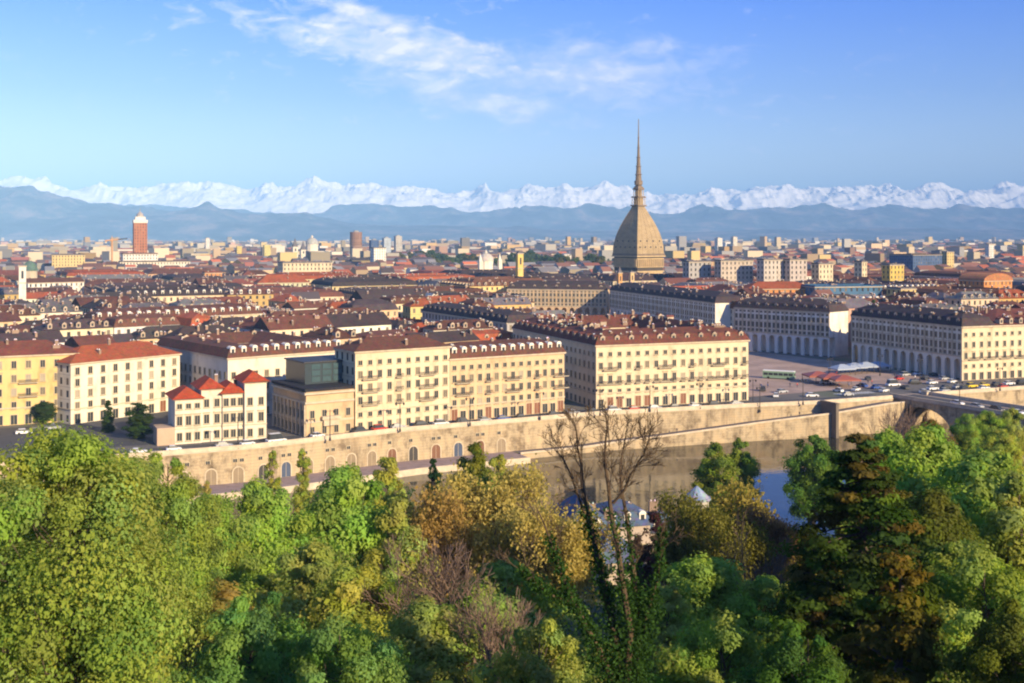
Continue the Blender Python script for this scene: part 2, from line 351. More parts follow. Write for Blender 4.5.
# ------------------------------------------------------------------ building kit (local frame: x along the front, y into depth, z up)
def window_mesh(w, h, sill=True, ped=False, bal=False):
    m = MB()
    m.box(-w/2 - .18, -w/2, -.14, 0, -.1, h + .18, 0); m.box(w/2, w/2 + .18, -.14, 0, -.1, h + .18, 0); m.box(-w/2, w/2, -.14, 0, h, h + .18, 0)
    m.box(-w/2, w/2, -.05, 0, 0, h, 1); m.box(-.04, .04, -.09, -.05, 0, h, 0)
    if ped: m.box(-w/2 - .35, w/2 + .35, -.32, 0, h + .45, h + .65, 0)
    if sill: m.box(-w/2 - .3, w/2 + .3, -.3, 0, -.28, -.1, 0)
    return m
def balcony_mesh(w):
    m = MB(); m.box(-w/2, w/2, -1.0, 0, -.2, 0, 0); m.box(-w/2, w/2, -1.0, -.94, .9, .98, 1)
    for k in range(int(w / .22) + 1): x = -w/2 + k * .22; m.box(x, x + .06, -1.0, -.94, 0, .9, 1)
    m.box(-w/2, -w/2 + .05, -.94, 0, .9, .98, 1); m.box(w/2 - .05, w/2, -.94, 0, .9, .98, 1)
    return m.mesh('balcony', [M['stone'], M['dark']])
WM = {}
def wmesh(kind):
    if kind not in WM:
        if kind == 'tall': WM[kind] = window_mesh(1.25, 2.3, ped=True).mesh('window', [M['frame'], M['glass']])
        elif kind == 'mid': WM[kind] = window_mesh(1.2, 2.0).mesh('window', [M['frame'], M['glass']])
        elif kind == 'shut': WM[kind] = window_mesh(1.25, 2.0).mesh('window', [M['frame'], M['shutter']])
        elif kind == 'blind': WM[kind] = window_mesh(1.2, 2.0).mesh('window', [M['frame'], mat('drawn_blind', (0.36, 0.30, 0.22), .8)])
        elif kind == 'small': WM[kind] = window_mesh(1.15, 1.25).mesh('window', [M['frame'], M['glass']])
        elif kind == 'sq': WM[kind] = window_mesh(1.0, .8, sill=False).mesh('window', [M['frame'], M['glass']])
        elif kind == 'shop': WM[kind] = window_mesh(1.7, 2.7, sill=False).mesh('window', [M['stone'], M['glass']])
        elif kind == 'door': WM[kind] = window_mesh(1.9, 3.3, sill=False).mesh('door', [M['stone'], mat('door_wood', (0.20, 0.07, 0.03), 0.6)])
        elif kind == 'bal2': WM[kind] = balcony_mesh(2.2)
        elif kind == 'bal5': WM[kind] = balcony_mesh(5.2)
    return WM[kind]
m = MB(); m.box(-.8, .8, -.1, 2.4, 0, 1.7, 0)
m.face([(-.95, -.25, 1.7), (.95, -.25, 1.7), (.95, 2.6, 1.7), (-.95, 2.6, 1.7)][::-1], 1)
m.face([(-.95, -.25, 1.7), (0, -.25, 2.35), (0, 2.6, 2.35), (-.95, 2.6, 1.7)], 1); m.face([(.95, 2.6, 1.7), (0, 2.6, 2.35), (0, -.25, 2.35), (.95, -.25, 1.7)], 1)
m.face([(-.95, -.25, 1.7), (.95, -.25, 1.7), (0, -.25, 2.35)], 0); m.box(-.42, .42, -.14, -.1, .45, 1.45, 2)
DORM = m.mesh('dormer', [M['dormer'], M['roof'], M['glass']])
m = MB(); m.box(-.75, .75, -.1, 2.4, 0, 1.9, 0); m.prism([(-.75 + 0, 0)], 0, 0) if False else None
arc = [(.85 * math.cos(math.pi * k / 6), 1.9 + .75 * math.sin(math.pi * k / 6)) for k in range(7)]
m.face([(x, -.16, z) for x, z in arc][::-1], 0)
for k in range(6): (x0, z0), (x1, z1) = arc[k], arc[k + 1]; m.face([(x0, -.16, z0), (x1, -.16, z1), (x1, 2.4, z1), (x0, 2.4, z0)], 0)
m.box(-.42, .42, -.2, -.16, .5, 1.8, 1)
DORMR = m.mesh('dormer', [mat('white_stucco', (0.78, 0.72, 0.6), 0.9, 0.1), M['glass']])
def chimney_mesh(w, d, h):
    m = MB(); m.box(-w/2, w/2, -d/2, d/2, -1.5, h, 0); m.box(-w/2 - .12, w/2 + .12, -d/2 - .12, d/2 + .12, h, h + .18, 0)
    for k in (-1, 1): m.frustum(k * w/4, 0, .16, .13, h + .18, h + .48, 6, 0, 1)
    return m.mesh('chimney', [M['chim'], M['roof']])
CHIM = [chimney_mesh(.9, .7, 1.0), chimney_mesh(2.0, .7, .8), chimney_mesh(.8, .8, 1.4)]

def vary_(c, rr): k = rr.uniform(.5, 1.7); return tuple(min(.8, v * k) for v in c)
def hipring(m, x0, x1, y0, y1, z, over=.6, rise=4.0, inset=None, mi=0):
    a = [(x0 - over, y0 - over), (x1 + over, y0 - over), (x1 + over, y1 + over), (x0 - over, y1 + over)]
    w, d = x1 - x0 + 2 * over, y1 - y0 + 2 * over; i = min(w, d) / 2 if inset is None else inset
    if inset is None:
        if w >= d: r0 = (a[0][0] + i, (y0 + y1) / 2); r1 = (a[1][0] - i, (y0 + y1) / 2)
        else: r0 = ((x0 + x1) / 2, a[0][1] + i); r1 = ((x0 + x1) / 2, a[2][1] - i)
        A = [(p[0], p[1], z) for p in a]; P = (*r0, z + rise); Q = (*r1, z + rise)
        if w >= d:
            m.face([A[0], A[1], Q, P], mi); m.face([A[1], A[2], Q], mi); m.face([A[2], A[3], P, Q], mi); m.face([A[3], A[0], P], mi)
        else:
            m.face([A[0], A[1], P], mi); m.face([A[1], A[2], Q, P], mi); m.face([A[2], A[3], Q], mi); m.face([A[3], A[0], P, Q], mi)
        m.face(A[::-1], mi)
    else:
        b = [(a[0][0] + i, a[0][1] + i), (a[1][0] - i, a[1][1] + i), (a[2][0] - i, a[2][1] - i), (a[3][0] + i, a[3][1] - i)]
        for k in range(4):
            j = (k + 1) % 4; m.face([(*a[k], z), (*a[j], z), (*b[j], z + rise), (*b[k], z + rise)], mi)
        m.face([(*p, z) for p in a[::-1]], mi)
        return b
def building(name, label, cat, p0, p1, depth, h, wall, roofc, roof='hip', rise=4.0, bays=None, floors=None, front=None, left=None, dormers=None, chimneys=6, group=None, court=False, z0=0.0, detail=True, seed=0, dorm=None):
    """front/left: list of (z, window kind) storeys built as real openings, else bays/floors in the plaster"""
    rr = random.Random(seed + 17)
    w = math.hypot(p1[0] - p0[0], p1[1] - p0[1]); ang = math.atan2(p1[1] - p0[1], p1[0] - p0[0])
    root = empty(name, (p0[0], p0[1], z0), ang, label, cat, group)
    RES.append(rect(p0, ang, w, depth))
    bays = bays or max(2, round(w / 3.6)); fl = floors or max(2, round(h / 3.7)); db = max(2, round(depth / 3.6))
    m = MB(); real = front is not None
    U = lambda n_: [(0, 0), (n_, 0), (n_, fl), (0, fl)]
    m.face([(0, 0, -.2), (w, 0, -.2), (w, 0, h), (0, 0, h)], 0 if real else 1, U(bays))
    m.face([(w, 0, -.2), (w, depth, -.2), (w, depth, h), (w, 0, h)], 1, U(db)); m.face([(w, depth, -.2), (0, depth, -.2), (0, depth, h), (w, depth, h)], 1, U(bays))
    m.face([(0, depth, -.2), (0, 0, -.2), (0, 0, h), (0, depth, h)], 0 if left else 1, U(db))
    ct = min(13.0, min(w, depth) * .33)
    if not court or roof == 'flat': m.face([(0, 0, h), (w, 0, h), (w, depth, h), (0, depth, h)], 0)
    else:
        c = [(ct, ct), (w - ct, ct), (w - ct, depth - ct), (ct, depth - ct)]
        for k in range(4):
            p, q = c[(k + 1) % 4], c[k]; m.face([(*p, -.2), (*q, -.2), (*q, h), (*p, h)], 1, U(max(2, round(math.dist(p, q) / 3.6))))
    o = m.obj('wall', [M['wall'], M['wallw']], root); o.color = (*wall, 1)
    if detail:
        m = MB(); e = .55
        for zz, e2, th in ((h - .5, .45, .49), (h * .235, .16, .35)):
            m.box(-e2, w + e2, -e2, -.003, zz, zz + th); m.box(-e2, -.003, -.003, depth, zz, zz + th)
        m.obj('cornice', M['stone'], root)
    # roof
    m = MB(); oz = h + .01
    if roof == 'hip' and not court: hipring(m, 0, w, 0, depth, oz, .6, rise)
    elif roof == 'gable':
        o_ = .5; ym = depth / 2; A = [(-o_, -o_, oz), (w + o_, -o_, oz), (w + o_, ym, oz + rise), (-o_, ym, oz + rise), (w + o_, depth + o_, oz), (-o_, depth + o_, oz)]
        m.face([A[0], A[1], A[2], A[3]]); m.face([A[3], A[2], A[4], A[5]]); m.face([A[1], A[4], A[2]]); m.face([A[5], A[0], A[3]]); m.face([A[5], A[4], A[1], A[0]])
    elif roof == 'mansard' and not court:
        b = hipring(m, 0, w, 0, depth, oz, .4, 2.9, 1.5); m2 = MB(); hipring(m2, b[0][0], b[1][0], b[0][1], b[2][1], oz + 2.9, 0, rise); off = len(m.v); m.v += m2.v; m.f += [tuple(i + off for i in f) for f in m2.f[:-1]]; m.m += m2.m[:-1]; m.uv = []
        m.uv = [(0, 0)] * sum(len(f) for f in m.f)
    elif court and roof != 'flat':
        o_ = .5; ring = lambda i, z: [(i, i, z), (w - i, i, z), (w - i, depth - i, z), (i, depth - i, z)]
        rings = [ring(-o_, oz)] + ([ring(1.1, oz + 2.6)] if roof == 'mansard' else []) + [ring(ct / 2, oz + rise), ring(ct, oz)]
        for A, B in zip(rings[:-1], rings[1:]):
            for k in range(4): j = (k + 1) % 4; m.face([A[k], A[j], B[j], B[k]])
    elif roof == 'flat':
        m.box(0, w, 0, .4, h + .003, h + .9); m.box(0, w, depth - .4, depth, h + .003, h + .9); m.box(0, .4, .4, depth - .4, h + .003, h + .9); m.box(w - .4, w, .4, depth - .4, h + .003, h + .9); m.box(.4, w - .4, .4, depth - .4, h + .003, h + .15)
    elif roof == 'barrel':
        n_ = 10
        for k in range(n_):
            a0, a1 = math.pi * k / n_, math.pi * (k + 1) / n_; x0, x1 = w/2 - (w/2 + .5) * math.cos(a0), w/2 - (w/2 + .5) * math.cos(a1)
            z0_, z1_ = oz + rise * math.sin(a0), oz + rise * math.sin(a1)
            m.face([(x0, -.5, z0_), (x1, -.5, z1_), (x1, depth + .5, z1_), (x0, depth + .5, z0_)]); m.face([(x0, -.5, oz), (x1, -.5, oz), (x1, -.5, z1_), (x0, -.5, z0_)])
    o = m.obj('roof', M['roof'], root); o.color = (*roofc, 1)
    rf = o
    # openings
    if real:
        for (z, kind) in front:
            for k in range(bays):
                x = (k + .5) * w / bays
                bal = kind.endswith('+') and (k % 3 == 1 or len(kind) > 6); kk = kind.rstrip('+')
                if kk == 'mixed': kk = 'door' if rr.random() < .25 else 'shop'
                elif rr.random() < .45 and kk in ('mid', 'tall'): kk = rr.choice(('shut', 'shut', 'blind'))
                put('door' if kk == 'door' else 'window', wmesh(kk), root, (x, -.002, z if kk not in ('shop', 'door') else .15))
                if bal: put('balcony', wmesh('bal5' if k % 6 == 1 and w / bays < 4 else 'bal2'), root, (x, -.004, z - .3))
    if left:
        for (z, kind) in left:
            kk = kind.rstrip('+'); kk = 'shop' if kk == 'mixed' else kk
            for k in range(db): put('window', wmesh(kk), root, (-.002, depth - (k + .5) * depth / db, z if kk != 'shop' else .15), math.radians(-90))
    if dormers:
        dm = dorm or DORM
        for k in range(dormers):
            o = put('dormer', dm, root, ((k + .5) * w / dormers, .5, h + (.7 if roof == 'mansard' else .35))); o.color = (*roofc, 1)
        if (left or court) and dm is not DORMR:
            nn_ = max(2, int(dormers * depth / w))
            for k in range(nn_):
                o = put('dormer', dm, root, (.5, depth - (k + .5) * depth / nn_, h + (.7 if roof == 'mansard' else .35)), math.radians(-90)); o.color = (*roofc, 1)
    for k in range(chimneys):
        x = rr.uniform(1, w - 1); y = rr.uniform(1.5, depth - 1); dmr = court and detail and rr.random() < .35
        if court:
            y = rr.choice((rr.uniform(1.5, ct), depth - rr.uniform(1.5, ct))) if rr.random() < .6 else rr.uniform(ct, depth - ct)
            if ct < y < depth - ct: x = rr.choice((rr.uniform(1.5, ct), w - rr.uniform(1.5, ct)))
        if roof == 'flat': zz = h
        elif roof == 'barrel': break
        else:
            dd = min(y, depth - y, x, w - x) if roof != 'gable' else min(y, depth - y); span = (ct / 2 if court else min(w, depth) / 2)
            if court: dd = span - abs(dd - span) if dd < 2 * span else 0
            zz = h + rise * min(1.0, dd / span) + (2.0 if roof == 'mansard' and not court else 0)
        if dmr: q = put('dormer', DORM, root, (x, y, zz - .9), rr.choice((0, -math.pi / 2))); q.color = (*vary_(roofc, rr), 1); continue
        put('chimney', rr.choice(CHIM), rf, (x, y, zz), rr.choice((0, math.pi / 2)))
    return root
RES = []
def rect(p0, ang, w, d, mg=0.0):
    c, s = math.cos(ang), math.sin(ang)
    return [(p0[0] + c * x - s * y, p0[1] + s * x + c * y) for x, y in ((-mg, -mg), (w + mg, -mg), (w + mg, d + mg), (-mg, d + mg))]
def overlap(A, B):
    for P, Q in ((A, B), (B, A)):
        n = len(P)
        for i in range(n):
            ex, ey = P[(i + 1) % n][0] - P[i][0], P[(i + 1) % n][1] - P[i][1]; nx_, ny_ = -ey, ex
            a = [p[0] * nx_ + p[1] * ny_ for p in P]; b_ = [p[0] * nx_ + p[1] * ny_ for p in Q]
            if max(a) <= min(b_) or max(b_) <= min(a): return False
    return True
U0 = math.radians(23)
def by_eave(x1, ye, x2, ze, ang=U0):
    """front corners of a facade from its left eave corner and the direction it runs in"""
    Y = (H - ze) * F / (ye - HY); X = xw(x1, Y); k = (x2 - CX) / F; ux, uy = math.cos(ang), math.sin(ang)
    t_ = (k * Y - X) / (ux - k * uy); return (X, Y), (X + t_ * ux, Y + t_ * uy)

RF = [(0, 'mixed'), (4.6, 'small'), (7.2, 'mid+'), (11.2, 'mid+'), (14.9, 'mid')]
# ---- riverfront row, left to right
building('apartment_building', 'yellow apartment block with maroon roof at the left edge of the riverfront', 'building', (-186, 309), (-127.6, 338), 16, 20, YEL, RMAR, 'hip', 3.5, 17, None,
         [(0, 'mixed'), (4.6, 'mid'), (8.4, 'mid+++'), (12.3, 'tall+'), (16.3, 'mid')], chimneys=9, seed=1)
building('apartment_building', 'cream apartment block with plain red tiled roof beside the yellow riverfront block', 'building', (-127, 331), (-104, 360), 17, 17.6, PALE, RRED, 'hip', 4, 9, None,
         [(0, 'mixed'), (4.2, 'mid'), (7.6, 'mid'), (10.9, 'mid'), (14.2, 'mid')], chimneys=3, seed=2)
# villa with red roofs
def villa():
    p0, p1 = (-87.6, 299), (-66.2, 309); ang = math.atan2(10, 21.4); w = math.hypot(10, 21.4)
    root = empty('villa', (p0[0], p0[1], 0), ang, 'cream riverside villa with three bright red hipped roofs', 'villa'); RES.append(rect(p0, ang, w, 14))
    secs = [(0, 6.8, 0, 12, 11.8), (6.8, 12.2, .6, 12, 14.0), (12.2, 17.8, 0.02, 12, 12.6), (17.8, w, -1.0, 11, 15.4)]
    for i, (a, b_, y0, d, h) in enumerate(secs):
        m = MB(); m.box(a + .003 * i, b_, y0, y0 + d, -.2, h); o = m.obj('wall', M['wall'], root); o.color = (*PALE, 1)
        m = MB(); hipring(m, a, b_, y0, y0 + d, h + .01, .9, 2.6); o = m.obj('roof', M['roof'], root); o.color = (0.42, 0.075, 0.03, 1)
        m = MB(); m.box(a - .2, b_ + .2, y0 - .25, y0 - .003, h - .4, h - .005); m.box(a - .1, b_ + .1, y0 - .15, y0 - .003, 3.9, 4.2); m.obj('cornice', M['stone'], root)
        n = 3 if i in (0, 2) else 2
        for k in range(n):
            for z, kk in ((.9, 'mid'), (4.9, 'tall'), (9.2, 'small' if h < 12.5 else 'mid')): put('window', wmesh(kk), root, (a + (k + .5) * (b_ - a) / n, y0 - .002, z))
    put('chimney', CHIM[0], root, (12, 8, 15.5)); put('chimney', CHIM[1], root, (18, 9, 14))
    m = MB(); m.box(-4.5, -.01, 0, 7, -.2, 4.5); o = m.obj('annex', M['wall'], root); o.color = (0.5, 0.36, 0.25, 1)
villa()
# porticoed pavilion with columns on its left flank
def pavilion():
    p0, p1 = (-55.6, 310.5), (-43.8, 318.4); ang = math.atan2(7.9, 11.8); w = math.hypot(11.8, 7.9); d = 23; h = 12.2
    root = empty('exhibition_hall', (p0[0], p0[1], 0), ang, 'low tan hall with classical pilasters and dark flat roof between villa and tall cream block', 'hall'); RES.append(rect(p0, ang, w, d))
    m = MB(); m.box(0, w, 0, d, -.2, h); o = m.obj('wall', M['wall'], root); o.color = (0.58, 0.42, 0.25, 1)
    m = MB()
    for z, e in ((h - .9, .7), (h - 3.4, .45), (3.6, .2)): m.box(-e, w + .0, -e, -.003, z, z + .6); m.box(-e, -.003, -.003, d, z, z + .6)
    m.obj('cornice', M['stone'], root)
    for k in range(9):
        m = MB(); y = .6 + k * (d - 1.2) / 8; m.box(-.4, -.004, y - .35, y + .35, -.2, h - 3.42); m.obj('pilaster', M['stone'], root)
    for k in range(8):
        y = .6 + (k + .5) * (d - 1.2) / 8
        for z in (.5, 4.6): put('window', wmesh('tall'), root, (-.002, y, z), math.radians(-90))
    for k in range(4):
        for z in (.5, 4.9): put('window', wmesh('mid'), root, ((k + .5) * w / 4, -.002, z))
    m = MB(); m.box(w * .3, w * .7, -1.3, -.01, 4.3, 5.2); m.box(w * .3 + .6, w * .7 - .6, -.9, -.012, 2.6, 4.29); m.obj('bay_balcony', M['stone'], root)
    m = MB(); m.box(-.5, w + .2, -.5, d + .2, h + .01, h + .7); o = m.obj('roof', M['roof'], root); o.color = (0.035, 0.035, 0.045, 1)
    # glazed storey set back on the roof: a part of the hall
    m = MB(); m.box(3.6, w + 7, 9, d - .5, h + .71, h + 6.6, 0)
    o = m.obj('glazed_storey', mat('dark_cladding', (0.02, 0.035, 0.045), .4, .1), root)
    gl = mat('blue_glass', (0.06, 0.10, 0.11), .15, .2, .3, spec=.8)
    for r_ in range(3):
        for k in range(4):
            m = MB(); x = 5.6 + k * 3.3; m.box(x, x + 2.6, 8.9, 8.99, h + 1.3 + r_ * 1.75, h + 2.7 + r_ * 1.75); m.obj('glass_panel', gl, root)
    m = MB(); m.box(3.2, w + 7.4, 8.6, d, h + 6.61, h + 7.0); m.obj('roof_slab', M['dark'], root)
pavilion()
building('apartment_building', 'tallest cream riverfront block with plain brown roof and blue-shaded end wall', 'building', (-43.5, 319.3), (-18.2, 336), 13.5, 22.2, CREAM, RBROWN, 'hip', 3.2, 10, None,
         [(0.3, 'mid'), (3.9, 'small'), (7.4, 'mid+'), (11.0, 'mid+'), (14.6, 'mid+'), (18.3, 'small')], chimneys=7, seed=3)
building('apartment_building', 'tan riverfront block with a row of round white dormers joined to tall cream block', 'building', (-18.1, 336.1), (16.2, 356.4), 14, 18.4, WARM, RBROWN, 'mansard', 1.2, 14, None,
         [(0.3, 'mixed'), (4.2, 'mid'), (7.8, 'mid+'), (11.4, 'mid+'), (15.0, 'small')], dormers=12, chimneys=8, seed=4, dorm=DORMR)
RL = [(0, 'mixed'), (4.7, 'small'), (8.0, 'tall+++'), (12.4, 'mid+'), (16.4, 'small')]
building('palace_block', 'large cream block with chimney-crowded red roof at centre of the riverfront', 'building', (26.4, 361), (78.2, 380.5), 74, 20, CREAM, (0.16, 0.062, 0.045), 'mansard', 4.4, 17, None, RL, [(.4, 'mid'), (4.7, 'small'), (8.0, 'mid'), (12.4, 'mid'), (16.4, 'small')], dormers=11, chimneys=190, seed=5, court=True)
# ---- piazza palaces with arcades
def arcade_building(name, label, p0, p1, depth, h, wall, roofc, bays, court=False, chim=20, fronts='f', lightside=None, ah=8.7, dormers=8, seed=0, seg=10):
    w = math.hypot(p1[0] - p0[0], p1[1] - p0[1]); ang = math.atan2(p1[1] - p0[1], p1[0] - p0[0])
    root = empty(name, (p0[0], p0[1], 0), ang, label, 'building', 'arcaded palaces around the piazza'); RES.append(rect(p0, ang, w, depth)); rr = random.Random(seed)
    m = MB(); m.box(0, w, 4.5, depth, -.2, ah); m.box(0, w, 0, depth, ah + .003, h); o = m.obj('wall', M['wall'], root); o.color = (*wall, 1)
    m = MB(); bw = w / bays; op = bw * .62
    m.box(-.3, w + .3, -.35, -.004, h - .6, h - .01); m.box(-.2, w + .2, -.25, -.004, ah + .1, ah + .5); m.obj('cornice', M['stone'], root)
    m = MB()
    for k in range(bays):   # one arch: piers, haunches, soffit
        xa, xb = k * bw, (k + 1) * bw; x0, x1 = xa + (bw - op) / 2, xb - (bw - op) / 2; zs = ah - op / 2 - .6; cx = (x0 + x1) / 2
        pts = [(cx - op/2 * math.cos(math.pi * i / seg), zs + op/2 * math.sin(math.pi * i / seg)) for i in range(seg + 1)]
        m.face([(xa, 0, -.1), (x0, 0, -.1), (x0, 0, zs), (x0, 0, ah), (xa, 0, ah)]); m.face([(x1, 0, -.1), (xb, 0, -.1), (xb, 0, ah), (x1, 0, ah), (x1, 0, zs)])
        m.face([(x0, 0, -.1), (x0, .9, -.1), (x0, .9, zs), (x0, 0, zs)]); m.face([(x1, .9, -.1), (x1, 0, -.1), (x1, 0, zs), (x1, .9, zs)])
        for i in range(seg):
            a, b_ = pts[i], pts[i + 1]; m.face([(a[0], 0, a[1]), (b_[0], 0, b_[1]), (b_[0], 0, ah), (a[0], 0, ah)]); m.face([(a[0], .9, a[1]), (b_[0], .9, b_[1]), (b_[0], 0, b_[1]), (a[0], 0, a[1])])
    o = m.obj('arcade', M['wall'], root); o.color = (*wall, 1)
    for k in range(bays):
        for j in range(2):
            x = (k + .25 + .5 * j) * bw
            for z, kk in ((ah + .8, 'small'), (ah + 2.9, 'tall'), (ah + 6.7, 'mid'), (h - 1.9, 'sq')):
                put('window', wmesh(kk), root, (x, -.002, z))
        m = MB(); m.box(k * bw - .3, k * bw + .3, -.22, -.004, ah + .52, h - .62); m.obj('pilaster', M['stone'], root)
    m = MB(); b = hipring(m, 0, w, 0, depth, h + .01, .5, 3.0, 1.6); m2 = MB(); hipring(m2, b[0][0], b[1][0], b[0][1], b[2][1], h + 3.01, 0, 2.4); off = len(m.v); m.v += m2.v; m.f += [tuple(i + off for i in f) for f in m2.f[:-1]]; m.m += m2.m[:-1]; m.uv = [(0, 0)] * sum(len(f) for f in m.f)
    rf = m.obj('roof', M['roof'], root); rf.color = (*roofc, 1)
    for k in range(dormers): o = put('dormer', DORM, root, ((k + .5) * w / dormers, .5, h + .7)); o.color = (*roofc, 1)
    for k in range(chim): x, y = rr.uniform(1, w - 1), rr.uniform(2, depth - 2); put('chimney', rr.choice(CHIM), rf, (x, y, h + 2.2 + 2.4 * min(y, depth - y, x, w - x) / (depth / 2)))
    return root, w
GW = (0.78, 0.72, 0.62)
# right palace: left flank faces the piazza, front faces the river
UD = math.radians(20.5); D0, DV = (169, 432), (-math.sin(UD), math.cos(UD))
Dback = (D0[0] + 66 * DV[0], D0[1] + 66 * DV[1])
r_, w_ = arcade_building('palace_block', 'arcaded palace at right of the piazza with lit yellow river front and shaded flank', Dback, D0, 15, 20.4, (0.72, 0.66, 0.54), RDARK, 13, chim=26, dormers=13, seed=9)
# river front wing of the same palace: parts of the same thing
wing_w = 74; fa = UD - math.atan2(D0[1] - Dback[1], D0[0] - Dback[0])
def wing(root, ox, ang_local, w, d, h, wall, roofc, bays):
    f = put('front_wing', None, root, (ox, 0, 0), ang_local)
    f.empty_display_size = 1
    m = MB(); m.face([(0, -.01, -.2), (w, -.01, -.2), (w, -.01, h), (0, -.01, h)]); m.box(14.5, w, .3, d, -.2, h); m.box(0, 14.5, .01, .31, -.2, h); o = m.obj('wall', M['wall'], f); o.color = (*wall, 1)
    m = MB(); m.box(0, w, -.5, -.02, h - .6, h - .01); m.box(0, w, -.25, -.02, 7.3, 7.6); m.obj('cornice', M['stone'], f)
    m = MB(); hipring(m, 15.5, w, 0, d, h + .03, .5, 4.5); o = m.obj('roof', M['roof'], f); o.color = (*roofc, 1)
    for z, kk in ((0, 'mixed'), (4.7, 'small'), (8.1, 'tall'), (12.4, 'mid'), (16.6, 'small')):
        for k in range(bays):
            kq = 'shop' if kk == 'mixed' else kk
            x = (k + .5) * w / bays; put('window', wmesh(kq), f, (x, -.012, z if kq != 'shop' else .15))
            if kk == 'tall' and k % 2 == 1: put('balcony', wmesh('bal5'), f, (x, -.014, z - .3))
    rr = random.Random(4)
    for k in range(12): o = put('dormer', DORM, f, (17 + (k + .5) * (w - 17) / 12, .6, h + .4)); o.color = (*roofc, 1)
    for k in range(45): y = rr.uniform(2, d - 2); put('chimney', rr.choice(CHIM), f, (rr.uniform(16, w - 1), y, h + 4.5 * min(y, d - y) / (d / 2)))
wing(r_, w_, fa, wing_w, 45, 20.4, CREAM, RMAR, 20)
RES.append(rect(D0, UD, wing_w, 60))
arcade_building('palace_block', 'arcaded grey-shaded palace between the side streets on the far right side of the piazza', (107, 553), (142.5, 516), 16, 20.3, GW, RDARK, 11, chim=14, dormers=10, seed=10)
arcade_building('palace_block', 'long shaded arcaded palace leading from the piazza towards the domed tower', (63, 738), (105, 594), 16, 20, GW, RDARK, 26, chim=26, dormers=16, seed=11)
arcade_building('palace_block', 'pale facade closing the far end of the piazza below the domed tower', (-3, 756), (61, 741), 14, 20, WARM, RDARK, 13, chim=14, dormers=9, seed=12)

# ---- named city buildings behind the front row
D39 = math.radians(39); B_ = building
p0, p1 = (-84.5, 342), (-53.6, 367)
B_('apartment_block', 'block with a line of white dormers behind the red roofed villa', 'building', p0, p1, 54, 18, PALE, RBROWN, 'mansard', 3.4, 11, None, [(.4, 'mid'), (4.4, 'mid'), (8, 'mid'), (11.6, 'mid')], [(.4, 'mid'), (4.4, 'small'), (8, 'mid'), (11.6, 'mid')], dormers=11, chimneys=36, court=True, seed=21, dorm=DORMR)
def town(x1, ye, x2, ze, depth, wall, roofc, roof, rise, label, ang=U0, dormers=0, chim=8, name='town_house', cat='building', **k):
    a, b_ = by_eave(x1, ye, x2, ze, ang); return B_(name, label, cat, a, b_, depth, ze, wall, roofc, roof, rise, dormers=dormers, chimneys=chim, detail=k.pop('detail', True), seed=len(RES), **k)
town(95, 321, 262, 20, 14, CREAM, RBROWN, 'mansard', 1.5, 'long cream block with white dormers behind the cream riverfront block with the red roof', D39, 18, 14, dorm=DORMR)
town(268, 322, 386, 18, 14, (0.66, 0.48, 0.22), RBROWN, 'hip', 4, 'long yellow-orange fronted block right of the long cream dormered block', D39, 12, 12)
town(4, 338, 80, 17, 14, CREAM, RBROWN, 'mansard', 1.0, 'cream house with small dark dormers behind the yellow riverfront block', D39, 9, 5)
town(306, 337, 352, 13, 26, GREY, RGREY, 'hip', 4, 'low hall under a wide plain grey hipped roof', D39, 0, 2)
town(368, 306, 434, 18, 22, PALE, RDARK, 'gable', 8, 'long hall under a steep dark slate roof with cream side wall', D39, 0, 4)
B_('apartment_block', 'long blue-shaded block with dark dormered mansard running away left of the domed tower', 'building', (-42, 538), (-2, 462), 14, 19.5, GREY, RDARK, 'mansard', 1.5, dormers=16, chimneys=16, seed=31)
town(508, 327, 572, 17, 14, YEL, RMAR, 'hip', 4, 'yellow house with maroon roof behind the large central riverfront block', U0, 6, 6)
town(606, 326, 660, 17, 14, CREAM, RMAR, 'hip', 4, 'small cream block with red roof beyond the large central riverfront block', U0, 5, 8)
town(258, 283, 309, 20, 16, (0.6, 0.58, 0.38), RRED, 'hip', 6, 'pale green block under a bright red roof left of centre', U0, 0, 3)
town(205, 273, 222, 26, 14, ORG, RMAR, 'flat', 1, 'square orange tower house among brown roofs', U0, 0, 1)
town(190, 306, 256, 17, 14, PINK, RMAR, 'hip', 4, 'pinkish house with maroon roof behind the long cream dormered block', D39, 6, 8)
town(283, 263, 332, 30, 25, CREAM, RGREY, 'flat', 1, 'broad cream baroque palace below the domed church', U0, 0, 5)
town(52, 255, 85, 32, 30, YEL, RDARK, 'flat', 1, 'broad yellow palace left of the brick tower', U0, 0, 4)
town(374, 248, 386, 39, 18, (0.8, 0.76, 0.66), RGREY, 'flat', 1, 'small bright white block just right of the round brown tower', U0, 0, 1)
